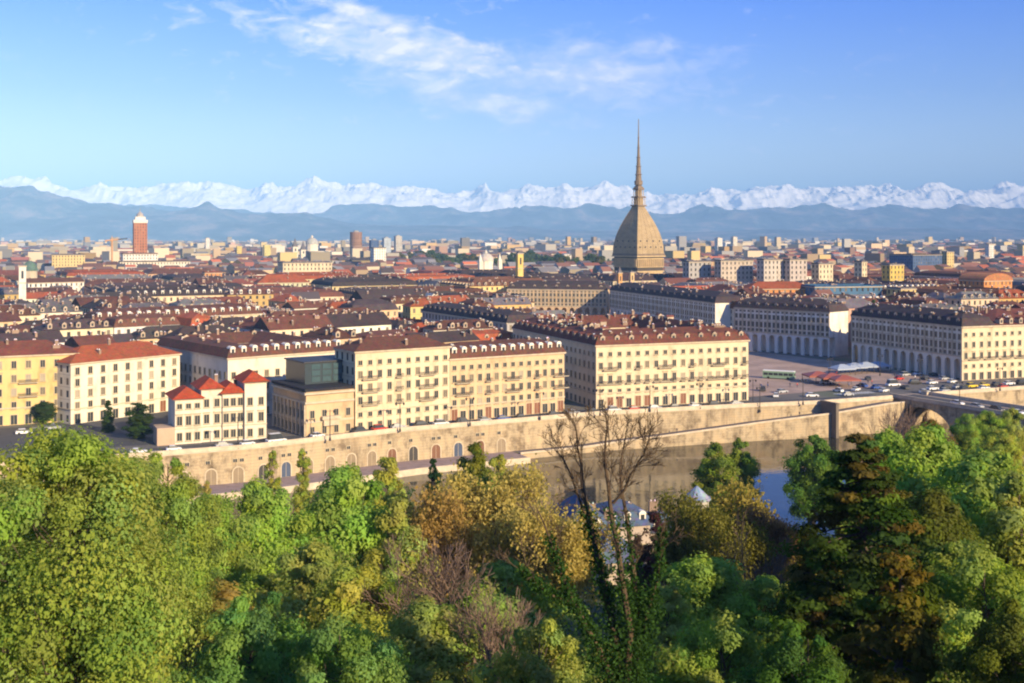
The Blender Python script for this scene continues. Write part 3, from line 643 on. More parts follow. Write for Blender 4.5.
for i, (a, b2, ye, ze, wl, lb) in enumerate([
    (685, 711, 262, 35, GREY, 'grey slab tower nearest to the domed tower'), (717, 753, 261, 36, (0.5, 0.42, 0.34), 'widest tan slab tower right of the domed tower'),
    (760, 783, 260, 37, (0.52, 0.46, 0.4), 'second slab tower with lit white edge right of the domed tower'), (786, 807, 260, 37, (0.5, 0.43, 0.38), 'pinkish slab tower between the white edged slab and the cream slab'),
    (815, 833, 264, 34, CREAM, 'cream slab tower above the long red roof'), (858, 867, 262, 35, CREAM, 'narrow cream tower left of the bright yellow tower'),
    (886, 904, 265, 33, (0.6, 0.44, 0.12), 'bright yellow apartment tower in the right half'), (943, 954, 252, 36, YEL, 'yellow tower beside the blue office block'),
    (985, 994, 244, 42, WHITE, 'pale slender apartment tower near the right edge'), (897, 916, 289, 24, YEL, 'small yellow house behind the right palace')]):
    p, q = by_eave(a + 4, ye, b2, ze, U0); bb = B_('apartment_tower' if ze > 30 else 'town_house', lb, 'tower' if ze > 30 else 'building', p, q, 9 if ze > 30 else 12, ze, wl, RGREY, 'flat', 1, chimneys=3, seed=40 + i)
town(815, 287, 882, 25, 20, (0.08, 0.17, 0.28), (0.05, 0.13, 0.25), 'flat', 1, 'long low blue walled block behind the arcaded piazza palace', math.radians(12), 0, 3)
town(748, 289, 816, 23.5, 18, ORG, RRED, 'hip', 4, 'orange fronted block under a long bright red roof below the slab towers', math.radians(8), 0, 2)
town(913, 255, 942, 33, 40, (0.08, 0.13, 0.24), RDARK, 'flat', 1, 'blue office block in the right distance', U0, 0, 3)
town(984, 281, 1012, 25, 22, ORG, (0.5, 0.22, 0.1), 'barrel', 5, 'orange hall with a rounded roof near the right edge', U0, 0, 0)
town(120, 262, 190, 24, 25, PALE, RDARK, 'flat', 1, 'low cream palace wings at the foot of the brick tower', U0, 0, 5)
town(123, 254, 158, 33, 30, WHITE, RBROWN, 'flat', 1, 'tall cream palace front before the brick tower', U0, 0, 3)

# pediment house
p0, p1 = by_eave(424, 304, 444, 18, U0); w = math.dist(p0, p1)
o = B_('chapel', 'small chapel with bright pale triangular gable right of the dark slate hall', 'chapel', p0, p1, 20, 17, PALE, RGREY, 'flat', 1, chimneys=0, seed=60)
m = MB(); m.face([(0, -.1, 17.95), (w, -.1, 17.95), (w / 2, -.1, 23.5)], 0); m.face([(0, -.1, 17.95), (w / 2, -.1, 23.5), (w / 2, 20, 23.5), (0, 20, 17.95)], 0); m.face([(w, -.1, 17.95), (w, 20, 17.95), (w / 2, 20, 23.5), (w / 2, -.1, 23.5)], 0); q = m.obj('gable', M['wall'], o); q.color = (.75, .66, .5, 1)

# ---- the great domed tower
def mole():
    x, y = xw(638.5, 1150), 1150; root = empty('domed_tower', (x, y, 0), 0, 'great four sided dome with tall needle spire rising over the city', 'tower'); rot = math.radians(-9)
    sm = mat('dome_stone', (0.35, 0.255, 0.135), .85, .25, .12, stretch=(1, 1, 3)); st = mat('tower_stone', (0.56, 0.41, 0.21), .9, .25, .2); sp_ = mat('spire_stone', (0.20, 0.145, 0.09), .8, .3, .3)
    RES.append([(x - 34, y - 34), (x + 34, y - 34), (x + 34, y + 34), (x - 34, y + 34)])
    sq = lambda m, r0, r1, z0, z1, mi=0: m.frustum(0, 0, r0, r1, z0, z1, 4, rot, mi)
    m = MB(); sq(m, 29, 29, -.2, 14); sq(m, 27, 27, 14.01, 18); m.obj('base', st, root)
    m = MB(); sq(m, 24, 24, 18.01, 35.4); m.obj('drum', st, root)
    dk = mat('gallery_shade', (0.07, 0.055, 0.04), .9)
    for za, zb in ((33.05, 34.35), (20.6, 23.95), (14.2, 17.9)): m = MB(); sq(m, 24.25 if za > 19 else 27.3, 24.25 if za > 19 else 27.3, za, zb); m.obj('shade_band', dk, root)  # solid dark bands painted as the shade inside the tower's recesses
    for z, r, hh in ((19.5, 25.6, 1.0), (24.0, 25.0, .7), (32.2, 25.2, .8), (34.4, 27.0, 1.0)):
        m = MB(); sq(m, r, r, z, z + hh); m.obj('cornice', mat('cornice_shade', (0.14, 0.11, 0.085), .9), root) if False else m.obj('cornice', st, root)
    for s_ in range(4):   # colonnade round the drum
        a0, a1 = rot + s_ * math.pi / 2, rot + (s_ + 1) * math.pi / 2; P = (25.6 * math.cos(a0), 25.6 * math.sin(a0)); Q = (25.6 * math.cos(a1), 25.6 * math.sin(a1))
        if s_ in (0, 1): continue
        for k in range(14):
            tt_ = (k + .5) / 14; cx, cy = P[0] + (Q[0] - P[0]) * tt_, P[1] + (Q[1] - P[1]) * tt_
            m = MB(); m.frustum(cx, cy, .5, .45, 24.71, 32.19, 6); m.obj('column', st, root)
    m = MB(); sq(m, 26.2, 26.2, 35.41, 37.6); m.obj('parapet', sp_, root)
    m = MB(); prof = []
    n_ = 14
    for k in range(n_ + 1):
        tt_ = k / n_; z = 37.61 + 47 * tt_; r = 25.2 * float(np.interp(tt_, [0, .15, .3, .45, .6, .72, .83, .93, 1], [1, .985, .925, .825, .69, .56, .43, .31, .24])); prof.append((r, z))
    for (r0, z0), (r1, z1) in zip(prof[:-1], prof[1:]): m.frustum(0, 0, r0, r1, z0, z1, 4, rot, 0, cap=False)
    m.obj('dome', sm, root)
    for s_ in range(4):   # ribs along the dome faces and its arrises
        for f_ in (0.0, .2, .4, .6, .8):
            if s_ in (0, 1): continue
            a0, a1 = rot + s_ * math.pi / 2, rot + (s_ + 1) * math.pi / 2; m = MB()
            for (r0, z0), (r1, z1) in zip(prof[:-1], prof[1:]):
                c = [Vector((r * (math.cos(a0) * (1 - f_) + math.cos(a1) * f_) * 1.003, r * (math.sin(a0) * (1 - f_) + math.sin(a1) * f_) * 1.003, z)) for r, z in ((r0, z0), (r1, z1))]
                m.tube(c[0], c[1], .38 if f_ == 0 else .2, .38 if f_ == 0 else .2, 4)
            m.obj('rib', sm, root)
    for z, nz in ((44, 5), (50, 4)):   # round windows low on the two near faces
        for s_ in (2, 3):
            a0, a1 = rot + s_ * math.pi / 2, rot + (s_ + 1) * math.pi / 2; r = np.interp(z, [p[1] for p in prof], [p[0] for p in prof])
            for k in range(nz):
                f_ = (k + .5) / nz; c = Vector((r * (math.cos(a0) * (1 - f_) + math.cos(a1) * f_), r * (math.sin(a0) * (1 - f_) + math.sin(a1) * f_), z)); nn_ = Vector((math.cos((a0 + a1) / 2), math.sin((a0 + a1) / 2), 0))
                m = MB(); m.tube(c - nn_ * .3, c + nn_ * .35, .8, .8, 10); m.obj('window', M['glass'], root)
    # lantern temple
    lan = put('lantern', None, root)
    m = MB(); sq(m, 8.2, 8.2, 84.62, 86); sq(m, 4.2, 4.2, 86.01, 93.4); sq(m, 7.4, 7.4, 93.41, 94.6); sq(m, 3.2, 3.2, 94.61, 101); sq(m, 5.6, 5.6, 101.01, 102); sq(m, 6.2, 2.6, 102.01, 106); m.obj('temple', sp_, lan)
    for (r, n_, z0, z1) in ((6.2, 16, 86.01, 93.4), (4.7, 12, 94.61, 101)):
        for k in range(n_):
            a = rot + 2 * math.pi * k / n_; q = r / max(abs(math.cos(a - rot - math.pi/4)), abs(math.sin(a - rot - math.pi/4))) * .72
            m = MB(); m.frustum(q * math.cos(a), q * math.sin(a), .38, .34, z0, z1, 5); m.obj('column', st, lan)
    m = MB(); lv = [(106, 3.2), (110, 3.4), (110.5, 2.4), (116, 2.2), (116.5, 2.9), (117.5, 2.0), (124, 1.75), (124.4, 2.4), (125.4, 1.5), (133, 1.25), (133.4, 1.9), (134.2, 1.05), (143, .8), (143.3, 1.3), (144, .65), (153, .45), (153.4, .9), (154, .35), (172, .18)]
    for (z0, r0), (z1, r1) in zip(lv[:-1], lv[1:]): m.frustum(0, 0, r0 * 1.2 + .15, r1 * 1.2 + .15, z0, z1, 8, 0)
    m.obj('spire', sp_, root)
mole()
# ---- brick tower
def brick_tower():
    Y = 1480; x = xw(140, Y); root = empty('brick_tower', (x, Y, 0), U0, 'red brick high tower with white top and small cupola', 'tower'); RES.append(rect((x - 12, Y - 10), U0, 24, 24))
    br = wallmat('brick_with_openings', True)
    m = MB(); w = 8.2; z1 = 72
    for p, q in (((-w, -w), (w, -w)), ((w, -w), (w, w)), ((w, w), (-w, w)), ((-w, w), (-w, -w))): m.face([(*p, 0), (*q, 0), (*q, z1), (*p, z1)], 0, [(0, 0), (5, 0), (5, 20), (0, 20)])
    m.face([(-w, -w, z1), (w, -w, z1), (w, w, z1), (-w, w, z1)]); o = m.obj('shaft', br, root); o.color = (0.42, 0.17, 0.09, 1)
    m = MB(); m.box(-w - .5, w + .5, -w - .5, w + .5, z1 + .01, z1 + 4); m.box(-6.2, 6.2, -6.2, 6.2, z1 + 4.01, z1 + 8); o = m.obj('crown', M['wall'], root); o.color = (*WHITE, 1)
    m = MB(); m.frustum(0, 0, 4.6, 4.2, z1 + 8.01, z1 + 11, 8); m.frustum(0, 0, 4.4, 1.4, z1 + 11.01, z1 + 14, 8); m.frustum(0, 0, .5, .2, z1 + 14.01, z1 + 19, 6); o = m.obj('cupola', M['wall'], root); o.color = (.4, .36, .33, 1)
brick_tower()
def campanile(x1, x2, ytop, Y, wall, label, cap='pyramid', capc=RGREY, name='bell_tower'):
    w = (x2 - x1) * Y / F / 1.2; x = xw((x1 + x2) / 2, Y); h = zt(ytop, Y); root = empty(name, (x, Y, 0), U0, label, 'tower'); RES.append(rect((x - w, Y - w), 0, 2 * w, 2 * w))
    capr = w * (1.8 if cap == 'spire' else .7); hb = h - capr
    m = MB(); m.box(-w/2, w/2, -w/2, w/2, 0, hb); o = m.obj('shaft', M['wall'], root); o.color = (*wall, 1)
    m = MB(); m.box(-w/2 - .4, w/2 + .4, -w/2 - .4, w/2 + .4, hb + .01, hb + .6); m.box(-w/2 - .3, w/2 + .3, -w/2 - .3, w/2 + .3, hb * .72, hb * .72 + .5); m.obj('cornice', M['stone'], root)
    m = MB(); m.box(-w * .16, w * .16, -w/2 - .05, -w/2 - .01, hb * .8, hb * .93); m.obj('belfry_opening', M['glass'], root)
    m = MB(); m.frustum(0, 0, w * .72, 0.01 if cap != 'dome' else w * .35, hb + .61, h, 4 if cap != 'dome' else 8, math.pi / 4); o = m.obj('roof', M['roof'], root); o.color = (*capc, 1)
campanile(18.5, 26.5, 262, 700, WHITE, 'slender white bell tower at the left beside a long cream church')
campanile(516, 523, 250, 900, (0.7, 0.5, 0.16), 'slim yellow bell tower left of the domed tower')
campanile(617, 622, 266, 850, (0.6, 0.32, 0.12), 'thin orange bell tower just in front of the domed tower', 'spire')
campanile(629, 634, 270, 860, (0.6, 0.42, 0.22), 'short tan bell tower in front of the dome, right of the thin orange one', 'pyramid')
campanile(292, 298, 238, 1990, PALE, 'left pale church spire beside the white dome in the distance', 'spire')
campanile(300, 306, 241, 2020, PALE, 'right pale church spire beside the white dome in the distance', 'spire')
def domed_church(px, ytop, Y, w, wall, domec, label, spires=False):
    x = xw(px, Y); h = zt(ytop, Y); root = empty('church', (x, Y, 0), U0, label, 'church'); RES.append(rect((x - w, Y - w), 0, 2 * w, 2 * w))
    m = MB(); m.box(-w/2, w/2, -w/2, w/2, 0, h * .5); m.frustum(0, 0, w * .3, w * .3, h * .5 + .01, h * .72, 12); o = m.obj('wall', M['wall'], root); o.color = (*wall, 1)
    m = MB()
    for k in range(5): a0, a1 = k * math.pi / 10, (k + 1) * math.pi / 10; m.frustum(0, 0, w * .32 * math.cos(a0), max(.3, w * .32 * math.cos(a1)), h * .72 + .01 + h * .2 * math.sin(a0), h * .72 + .01 + h * .2 * math.sin(a1), 14)
    o = m.obj('dome', M['roof'], root, smooth=True); o.color = (*domec, 1)
    m = MB(); m.frustum(0, 0, w * .06, w * .05, h * .92, h * .97, 8); m.frustum(0, 0, w * .06, .02, h * .97, h, 8); o = m.obj('lantern', M['wall'], root); o.color = (*wall, 1)
    if spires:
        for sx in (-1, 1): m = MB(); m.box(sx * w * .42 - w*.07, sx * w * .42 + w*.07, -w * .5 - 1, -w * .5 + w * .12, h * .5, h * .72); m.frustum(sx * w * .42, -w * .44, w * .09, .05, h * .72 + .01, h * .92, 4, math.pi/4); o = m.obj('bell_turret', M['wall'], root); o.color = (*wall, 1)
domed_church(312, 235, 2050, 36, PALE, (0.5, 0.5, 0.46), 'pale domed church between the two distant spires and the round brown tower')
domed_church(30, 257, 900, 18, (0.5, 0.42, 0.3), (0.12, 0.2, 0.17), 'small church with a green copper dome behind the white bell tower')
domed_church(486, 250, 1210, 26, (0.75, 0.68, 0.55), (0.6, 0.56, 0.5), 'white hill church with pointed lantern and two turrets right of centre', True)
town(28, 283, 84, 22, 14, WHITE, RBROWN, 'gable', 3, 'long cream church nave right of the white bell tower', D39, 0, 2, name='church')
town(-60, 292, 17, 18, 14, WHITE, RRED, 'gable', 3, 'long white walled house with red roof left of the white bell tower', D39, 0, 2)
# distant towers
def tower(px0, px1, ytop, Y, wall, label, round_=False, cap=None):
    w = (px1 - px0) * Y / F; x = xw((px0 + px1) / 2, Y); h = zt(ytop, Y); root = empty('high_rise', (x, Y, 0), U0, label, 'high rise'); RES.append(rect((x - w, Y - w), 0, 2 * w, 2 * w)); m = MB()
    n = 20 if round_ else 4
    P = [(w / 2 * math.cos(2 * math.pi * i / n), w / 2 * math.sin(2 * math.pi * i / n)) for i in range(n)] if round_ else [(-w * .4, -w * .4), (w * .4, -w * .4), (w * .4, w * .4), (-w * .4, w * .4)]
    for i in range(n): p, q = P[i], P[(i + 1) % n]; m.face([(*p, 0), (*q, 0), (*q, h), (*p, h)], 0, [(0, 0), (6 if n == 4 else 1, 0), (6 if n == 4 else 1, h / 3.5), (0, h / 3.5)])
    m.face([(*p, h) for p in P]); o = m.obj('wall', M['wallw'], root); o.color = (*wall, 1)
    m = MB(); m.box(-w * .18, w * .18, -w * .18, w * .18, h + .01, h + w * .12); o = m.obj('roof_plant', M['wall'], root); o.color = (.3, .3, .3, 1)
tower(350, 362, 232, 2200, (0.30, 0.17, 0.11), 'round brown high rise standing above the left centre skyline', True)
tower(369, 379, 240, 2300, (0.07, 0.12, 0.25), 'dark blue glass high rise right of the round brown one')
tower(382, 391, 238, 2350, (0.45, 0.5, 0.55), 'pale grey-blue high rise, middle of the cluster beside the round brown one')
tower(394, 402, 236, 2400, (0.5, 0.47, 0.42), 'rightmost pale high rise of the cluster beside the round brown one')
tower(236, 242, 246, 2100, (0.65, 0.5, 0.15), 'yellow high rise left of the distant spires')
tower(263, 271, 245, 2150, (0.65, 0.55, 0.2), 'pale yellow high rise just left of the distant spires')
tower(715, 722, 238, 3000, WHITE, 'white high rise on the skyline right of the domed tower')
tower(731, 737, 237, 3050, PALE, 'cream high rise on the skyline, right of the white one')
tower(205, 210, 238, 2600, WHITE, 'thin white high rise on the skyline right of the brick tower')
# construction crane
Y = 1500; root = empty('tower_crane', (xw(112, Y), Y, 0), 0.5, 'orange tower crane left of the brick tower', 'crane'); om = mat('crane_paint', (0.6, 0.3, 0.12), .6)
m = MB(); m.tube((0, 0, 0), (0, 0, 50), 1.1, 1.1, 4); m.obj('mast', om, root); m = MB(); m.tube((-9, 0, 49), (19, 0, 52), .9, .7, 4); m.tube((0, 0, 50), (0, 0, 56), .8, .2, 4); m.obj('jib', om, root); m = MB(); m.box(-9, -6.5, -1.2, 1.2, 46, 48); m.obj('counterweight', M['stone'], root)
# ------------------------------------------------------------------ the rest of the city
PIAZZA = [(79.5, 381), (169, 431), (144, 495), (108, 552), (62, 740), (-2, 755), (22, 600), (52, 450)]
BADPOLY = [PIAZZA]
ORD = ['', 'second', 'third', 'fourth', 'fifth', 'sixth', 'seventh', 'eighth', 'ninth', 'tenth', 'eleventh', 'twelfth', 'thirteenth', 'fourteenth', 'fifteenth', 'sixteenth', 'seventeenth', 'eighteenth', 'nineteenth', 'twentieth']
LMK = [('brick tower', 140, 262), ('white bell tower', 22, 285), ('red roofed green block', 283, 288), ('orange tower house', 213, 280), ('dark slate hall', 400, 298), ('domed tower', 638, 265), ('yellow bell tower', 519, 270),
       ('slab towers', 760, 275), ('bright yellow tower', 895, 275), ('round roofed orange hall', 998, 280), ('blue walled block', 848, 292), ('white hill church', 486, 265), ('domed church', 312, 250), ('long cream dormered block', 178, 325),
       ('yellow-orange fronted block', 325, 322), ('plain grey hipped roof', 330, 335), ('central riverfront block', 660, 340), ('right arcaded palace', 910, 318), ('blue-shaded mansard block', 465, 318), ('yellow riverfront block', 35, 345), ('round brown tower', 356, 245)]
AUTO = []
def auto_key(px, py, pre):
    L_ = sorted((((px - a) / 1.0) ** 2 + ((py - b_) * 3.5) ** 2, nm, a, b_) for nm, a, b_ in LMK)[0]
    dxp, dyp = px - L_[2], (py - L_[3]) * 3.5
    rel = ('left of' if dxp < 0 else 'right of') if abs(dxp) > abs(dyp) else ('beyond' if dyp < 0 else 'before')
    return pre, rel, L_[1], L_[0]
def finish_labels(items):
    by = {}
    for o, key in items: by.setdefault(key[:3], []).append((key[3], o))
    for (pre, rel, lm), v in by.items():
        v.sort(key=lambda t_: t_[0])
        for i, (_, o) in enumerate(v):
            if i == 0: o['label'] = f'{pre}, nearest {rel} {lm}'
            else: o['label'] = f'{pre}, {ORD[min(i, 19)]} nearest {rel} {lm}'
def inpoly(p, poly):
    c = False; n = len(poly)
    for i in range(n):
        a, b_ = poly[i], poly[(i + 1) % n]
        if (a[1] > p[1]) != (b_[1] > p[1]) and p[0] < (b_[0] - a[0]) * (p[1] - a[1]) / (b_[1] - a[1]) + a[0]: c = not c
    return c
def frontY(x): return float(np.interp(x, [p[0] for p in front], [p[1] for p in front]))
def free(rc):
    cx = sum(p[0] for p in rc) / 4; cy = sum(p[1] for p in rc) / 4
    for p in rc + [(cx, cy)]:
        if inpoly(p, PIAZZA) or p[1] < frontY(p[0]) + 14: return False
    for q in RES:
        if abs(q[0][0] - cx) > 130 or abs(q[0][1] - cy) > 130: continue
        if overlap(rc, q): return False
    return True
WALLS = [CREAM, PALE, CREAM, YEL, WARM, OCH, PINK, WHITE, CREAM, WARM]; ROOFS = [RBROWN, RBROWN, RMAR, RDARK, RRED, RDARK, RBROWN, RGREY, RBROWN, RDARK]
def vary(c, rr, a=.12): k = rr.uniform(1 - a, 1 + a); return tuple(min(.8, v * k * rr.uniform(.94, 1.06)) for v in c)
def auto_house(p0, ang, w, d, h, rr, seed, court=False, Y=500):
    wl, rf = rr.choice(WALLS), rr.choice(ROOFS); p1 = (p0[0] + w * math.cos(ang), p0[1] + w * math.sin(ang))
    roof = rr.choice(['hip', 'gable', 'mansard', 'hip']) if not court else rr.choice(['hip', 'mansard'])
    if rr.random() < .06: roof = 'flat'
    cx, cy = p0[0] + w / 2 * math.cos(ang) - d / 2 * math.sin(ang), p0[1] + w / 2 * math.sin(ang) + d / 2 * math.cos(ang)
    shape = {'flat': 'flat-topped', 'mansard': 'mansarded', 'gable': 'gable-roofed', 'hip': 'hip-roofed'}[roof]
    o = building('city_block' if court else 'town_house', 'x', 'building', p0, p1, d, h, vary(wl, rr), vary(rf, rr, .25), roof, rr.uniform(3, 4.6) if roof != 'mansard' else rr.uniform(1, 2.4) + (2.6 if court else 0),
                 dormers=(int(w / 4.5) if roof in ('mansard', 'hip') and Y < 800 and rr.random() < .75 else 0), chimneys=(int((w + (d if court else 0)) / 3.0) if Y < 900 else int(w / 6)), court=court, detail=False, seed=seed, group='city houses behind the riverfront', dorm=DORMR if rr.random() < .1 else DORM)
    pre = f'{WN[wl]} {shape} {"courtyard block" if court else "house"}, {RN[rf].split()[0]} tiles'
    AUTO.append((o, auto_key(CX + F * cx / cy, HY + F * (H - h) / cy, pre)))
rr = random.Random(11); ncount = 0
def fill(ang, Ymin, Ymax, pw, pd, street, court, cond, limit):
    global ncount
    ux, uy = math.cos(ang), math.sin(ang); vx, vy = -uy, ux; cand = []
    for i in range(-60, 61):
        for j in range(-60, 61):
            bx, by = i * (pw + street) * ux + j * (pd + street) * vx, 700 + i * (pw + street) * uy + j * (pd + street) * vy
            if by < Ymin or by > Ymax or abs(bx) > .47 * by + 30 or not cond(bx, by): continue
            cand.append((by, bx))
    cand.sort()
    for by, bx in cand:
        if ncount >= limit: return
        if court:
            rc = rect((bx, by), ang, pw, pd)
            if free(rc): auto_house((bx, by), ang, pw, pd, rr.uniform(15, 22), rr, ncount, True, by); ncount += 1; continue
        half = pw / 2 - .3; dd = 12.5
        P = lambda a, b_: (bx + a * ux + b_ * vx, by + a * uy + b_ * vy)
        for (a, b_, w, d) in ((0, 0, half, dd), (pw / 2, 0, half, dd), (0, pd - dd, half, dd), (pw / 2, pd - dd, half, dd), (0, dd + .5, 12, pd - 2 * dd - 1), (pw - 12, dd + .5, 12, pd - 2 * dd - 1)):
            p = P(a, b_); rc = rect(p, ang, w, d)
            if free(rc) and ncount < limit: auto_house(p, ang, w, d, rr.uniform(14, 20.5), rr, ncount, False, by); ncount += 1
fill(D39, 330, 640, 52, 46, 10, False, lambda x, y: x < -20 - (y - 350) * .15, 85)
fill(U0, 380, 700, 54, 46, 10, False, lambda x, y: True, 150)
fill(U0 + .05, 640, 1500, 62, 52, 12, True, lambda x, y: True, 275)
finish_labels(AUTO)
# ---- beyond: countless roofs to the foot of the mountains
PARK = [(xw(428, 1560), 1560), (xw(606, 1560), 1560), (xw(606, 2250), 2250), (xw(428, 2250), 2250)]
def far_city():
    rs = np.random.RandomState(3); V = []; Fc = []; Cc = []
    def add(x, y, w, d, h, ang, wc, rc, rise):
        b_ = len(V); c, s = math.cos(ang), math.sin(ang)
        P = [(x + c * a - s * e, y + s * a + c * e) for a, e in ((-w/2, -d/2), (w/2, -d/2), (w/2, d/2), (-w/2, d/2))]
        for p in P: V.append((*p, -.4))
        for p in P: V.append((*p, h))
        e0 = ((P[0][0] + P[3][0]) / 2, (P[0][1] + P[3][1]) / 2, h + rise); e1 = ((P[1][0] + P[2][0]) / 2, (P[1][1] + P[2][1]) / 2, h + rise); V.append(e0); V.append(e1)
        for k in range(4): j = (k + 1) % 4; Fc.append((b_ + k, b_ + j, b_ + 4 + j, b_ + 4 + k)); Cc.append(wc)
        Fc.append((b_ + 4, b_ + 5, b_ + 9, b_ + 8)); Fc.append((b_ + 6, b_ + 7, b_ + 8, b_ + 9)); Cc.extend([rc, rc]); Fc.append((b_ + 7, b_ + 4, b_ + 8)); Fc.append((b_ + 5, b_ + 6, b_ + 9)); Cc.extend([wc, wc])
    for (Y0, Y1, sp_, wm) in ((620, 1560, 27, 17), (1560, 2600, 36, 22), (2600, 4600, 58, 34), (4600, 10500, 105, 52)):
        Y = Y0
        while Y < Y1:
            nx_ = int(2 * .66 * Y / sp_)
            for k in range(nx_):
                x = -.66 * Y + (k + rs.rand()) * sp_; y = Y + rs.rand() * sp_; w = wm * rs.uniform(.5, 1.4); d = wm * rs.uniform(.5, 1.2)
                if Y0 == 620 and not free(rect((x - w/2, y - d/2), .4, w, d, 1)): continue
                if Y0 == 1560 and not free([(x - w, y - d), (x + w, y - d), (x + w, y + d), (x - w, y + d)]): continue
                if rs.rand() < .12 or inpoly((x, y), PARK): continue
                h = rs.uniform(9, 21) if rs.rand() < (.9 if Y > 1560 else 1) else rs.uniform(21, 36)
                if rs.rand() < .010 and Y > 2600: h = rs.uniform(36, 58); w *= .5; d *= .5
                wc = WALLS[rs.randint(len(WALLS))] if rs.rand() < .88 else GREY; kk = rs.uniform(.4, .95); wc = tuple(v * kk for v in wc)
                rc = ROOFS[rs.randint(len(ROOFS))]; kk = rs.uniform(.7, 1.6); rc = tuple(v * kk for v in rc)
                if rs.rand() < .12: rc = (.22, .21, .22)
                add(x, y, w, d, h, (.4 if rs.rand() < .7 else .8) + rs.randn() * .04, wc, rc, 0 if h > 24 else rs.uniform(2, 5))
            Y += sp_
    me = bpy.data.meshes.new('distant_houses'); me.from_pydata(V, [], Fc); at_ = me.color_attributes.new('Col', 'FLOAT_COLOR', 'CORNER')
    cols = []
    for f, c in zip(Fc, Cc): cols += [c[0], c[1], c[2], 1.0] * len(f)
    at_.data.foreach_set('color', cols); mt, t, b_ = newmat('distant_walls_and_roofs'); a = nd(t, 'ShaderNodeAttribute', attribute_name='Col'); t.links.new(a.outputs['Color'], b_.inputs['Base Color']); b_.inputs['Roughness'].default_value = .95
    me.materials.append(mt); tag(put('distant_houses', me), 'countless small pale houses with red and grey roofs stretching to the mountain foot', 'houses', kind='stuff')
far_city()
# ------------------------------------------------------------------ embankments, streets, piazza
def masonry(name, color):
    mt, t, b = newmat(name); g = nd(t, 'ShaderNodeNewGeometry'); mp = nd(t, 'ShaderNodeMapping'); mp.inputs['Scale'].default_value = (.8, .8, .12); t.links.new(g.outputs['Position'], mp.inputs[0])
    n = nd(t, 'ShaderNodeTexNoise'); n.inputs['Scale'].default_value = .5; n.inputs['Detail'].default_value = 9; n.inputs['Roughness'].default_value = .7; t.links.new(mp.outputs[0], n.inputs['Vector'])
    n2 = nd(t, 'ShaderNodeTexNoise'); n2.inputs['Scale'].default_value = .16; n2.inputs['Detail'].default_value = 8; n2.inputs['Roughness'].default_value = .75; t.links.new(g.outputs['Position'], n2.inputs['Vector'])
    c = mixc(t, 1.0, color, ramp(t, n.outputs['Fac'], [(.3, (.45, .42, .4)), (.5, (1, 1, 1)), (.7, (1.2, 1.15, 1.1))]), 'MULTIPLY'); c = mixc(t, 1.0, c, ramp(t, n2.outputs['Fac'], [(.38, (.45, .42, .40)), (.5, (1, 1, 1)), (.66, (1.15, 1.05, .95))]), 'MULTIPLY')
    s_ = nd(t, 'ShaderNodeSeparateXYZ'); t.links.new(g.outputs['Position'], s_.inputs[0]); j = mth(t, 'LESS_THAN', mth(t, 'FRACT', mth(t, 'MULTIPLY', s_.outputs[2], 1.25)), .1); c = mixc(t, mth(t, 'MULTIPLY', j, .35), c, (.1, .07, .05))
    t.links.new(c, b.inputs['Base Color']); b.inputs['Roughness'].default_value = .95; return mt
WALLM = masonry('embankment_masonry', (0.43, 0.34, 0.215))
WALLM2 = mat('coping_stone', (0.56, 0.46, 0.33), .9, .25, .5)
def off(poly, d):
    """offset a polyline sideways (positive = towards the river/camera)"""
    out_ = []
    for i, p in enumerate(poly):
        a = poly[max(i - 1, 0)]; b_ = poly[min(i + 1, len(poly) - 1)]; dx_, dy_ = b_[0] - a[0], b_[1] - a[1]; l = math.hypot(dx_, dy_); out_.append((p[0] + dy_ / l * d, p[1] - dx_ / l * d))
    return out_
def strip(name, A, B, z, m_, kind='structure', zA=None, **k):
    m = MB()
    for i in range(len(A) - 1):
        za = zA or [z] * len(A); m.face([(*A[i], za[i]), (*A[i + 1], za[i + 1]), (*B[i + 1], za[i + 1]), (*B[i], za[i])])
    o = m.obj(name, m_); return tag(o, kind=kind) if kind else o
def slab(m, A, B, z0s, z1s, mi=0):
    for i in range(len(A) - 1):
        a, b_, c, d = A[i], A[i + 1], B[i + 1], B[i]; p0, p1, q0, q1 = z0s[i], z0s[i + 1], z1s[i], z1s[i + 1]
        m.face([(*a, p0), (*b_, p1), (*b_, q1), (*a, q0)], mi); m.face([(*c, p1), (*d, p0), (*d, q0), (*c, q1)], mi); m.face([(*a, q0), (*b_, q1), (*c, q1), (*d, q0)], mi)
    m.face([(*A[0], z0s[0]), (*A[0], z1s[0]), (*B[0], z1s[0]), (*B[0], z0s[0])], mi); m.face([(*A[-1], z0s[-1]), (*B[-1], z0s[-1]), (*B[-1], z1s[-1]), (*A[-1], z1s[-1])], mi)
def rs_poly(poly, step):
    out_ = [poly[0]]
    for a, b_ in zip(poly[:-1], poly[1:]):
        n = max(1, int(math.dist(a, b_) / step))
        for k in range(1, n + 1): out_.append((a[0] + (b_[0] - a[0]) * k / n, a[1] + (b_[1] - a[1]) * k / n))
    return out_
EL = E[2:8]                    # murazzi with arches
ER = E[7:12]                   # plain wall with the ramp
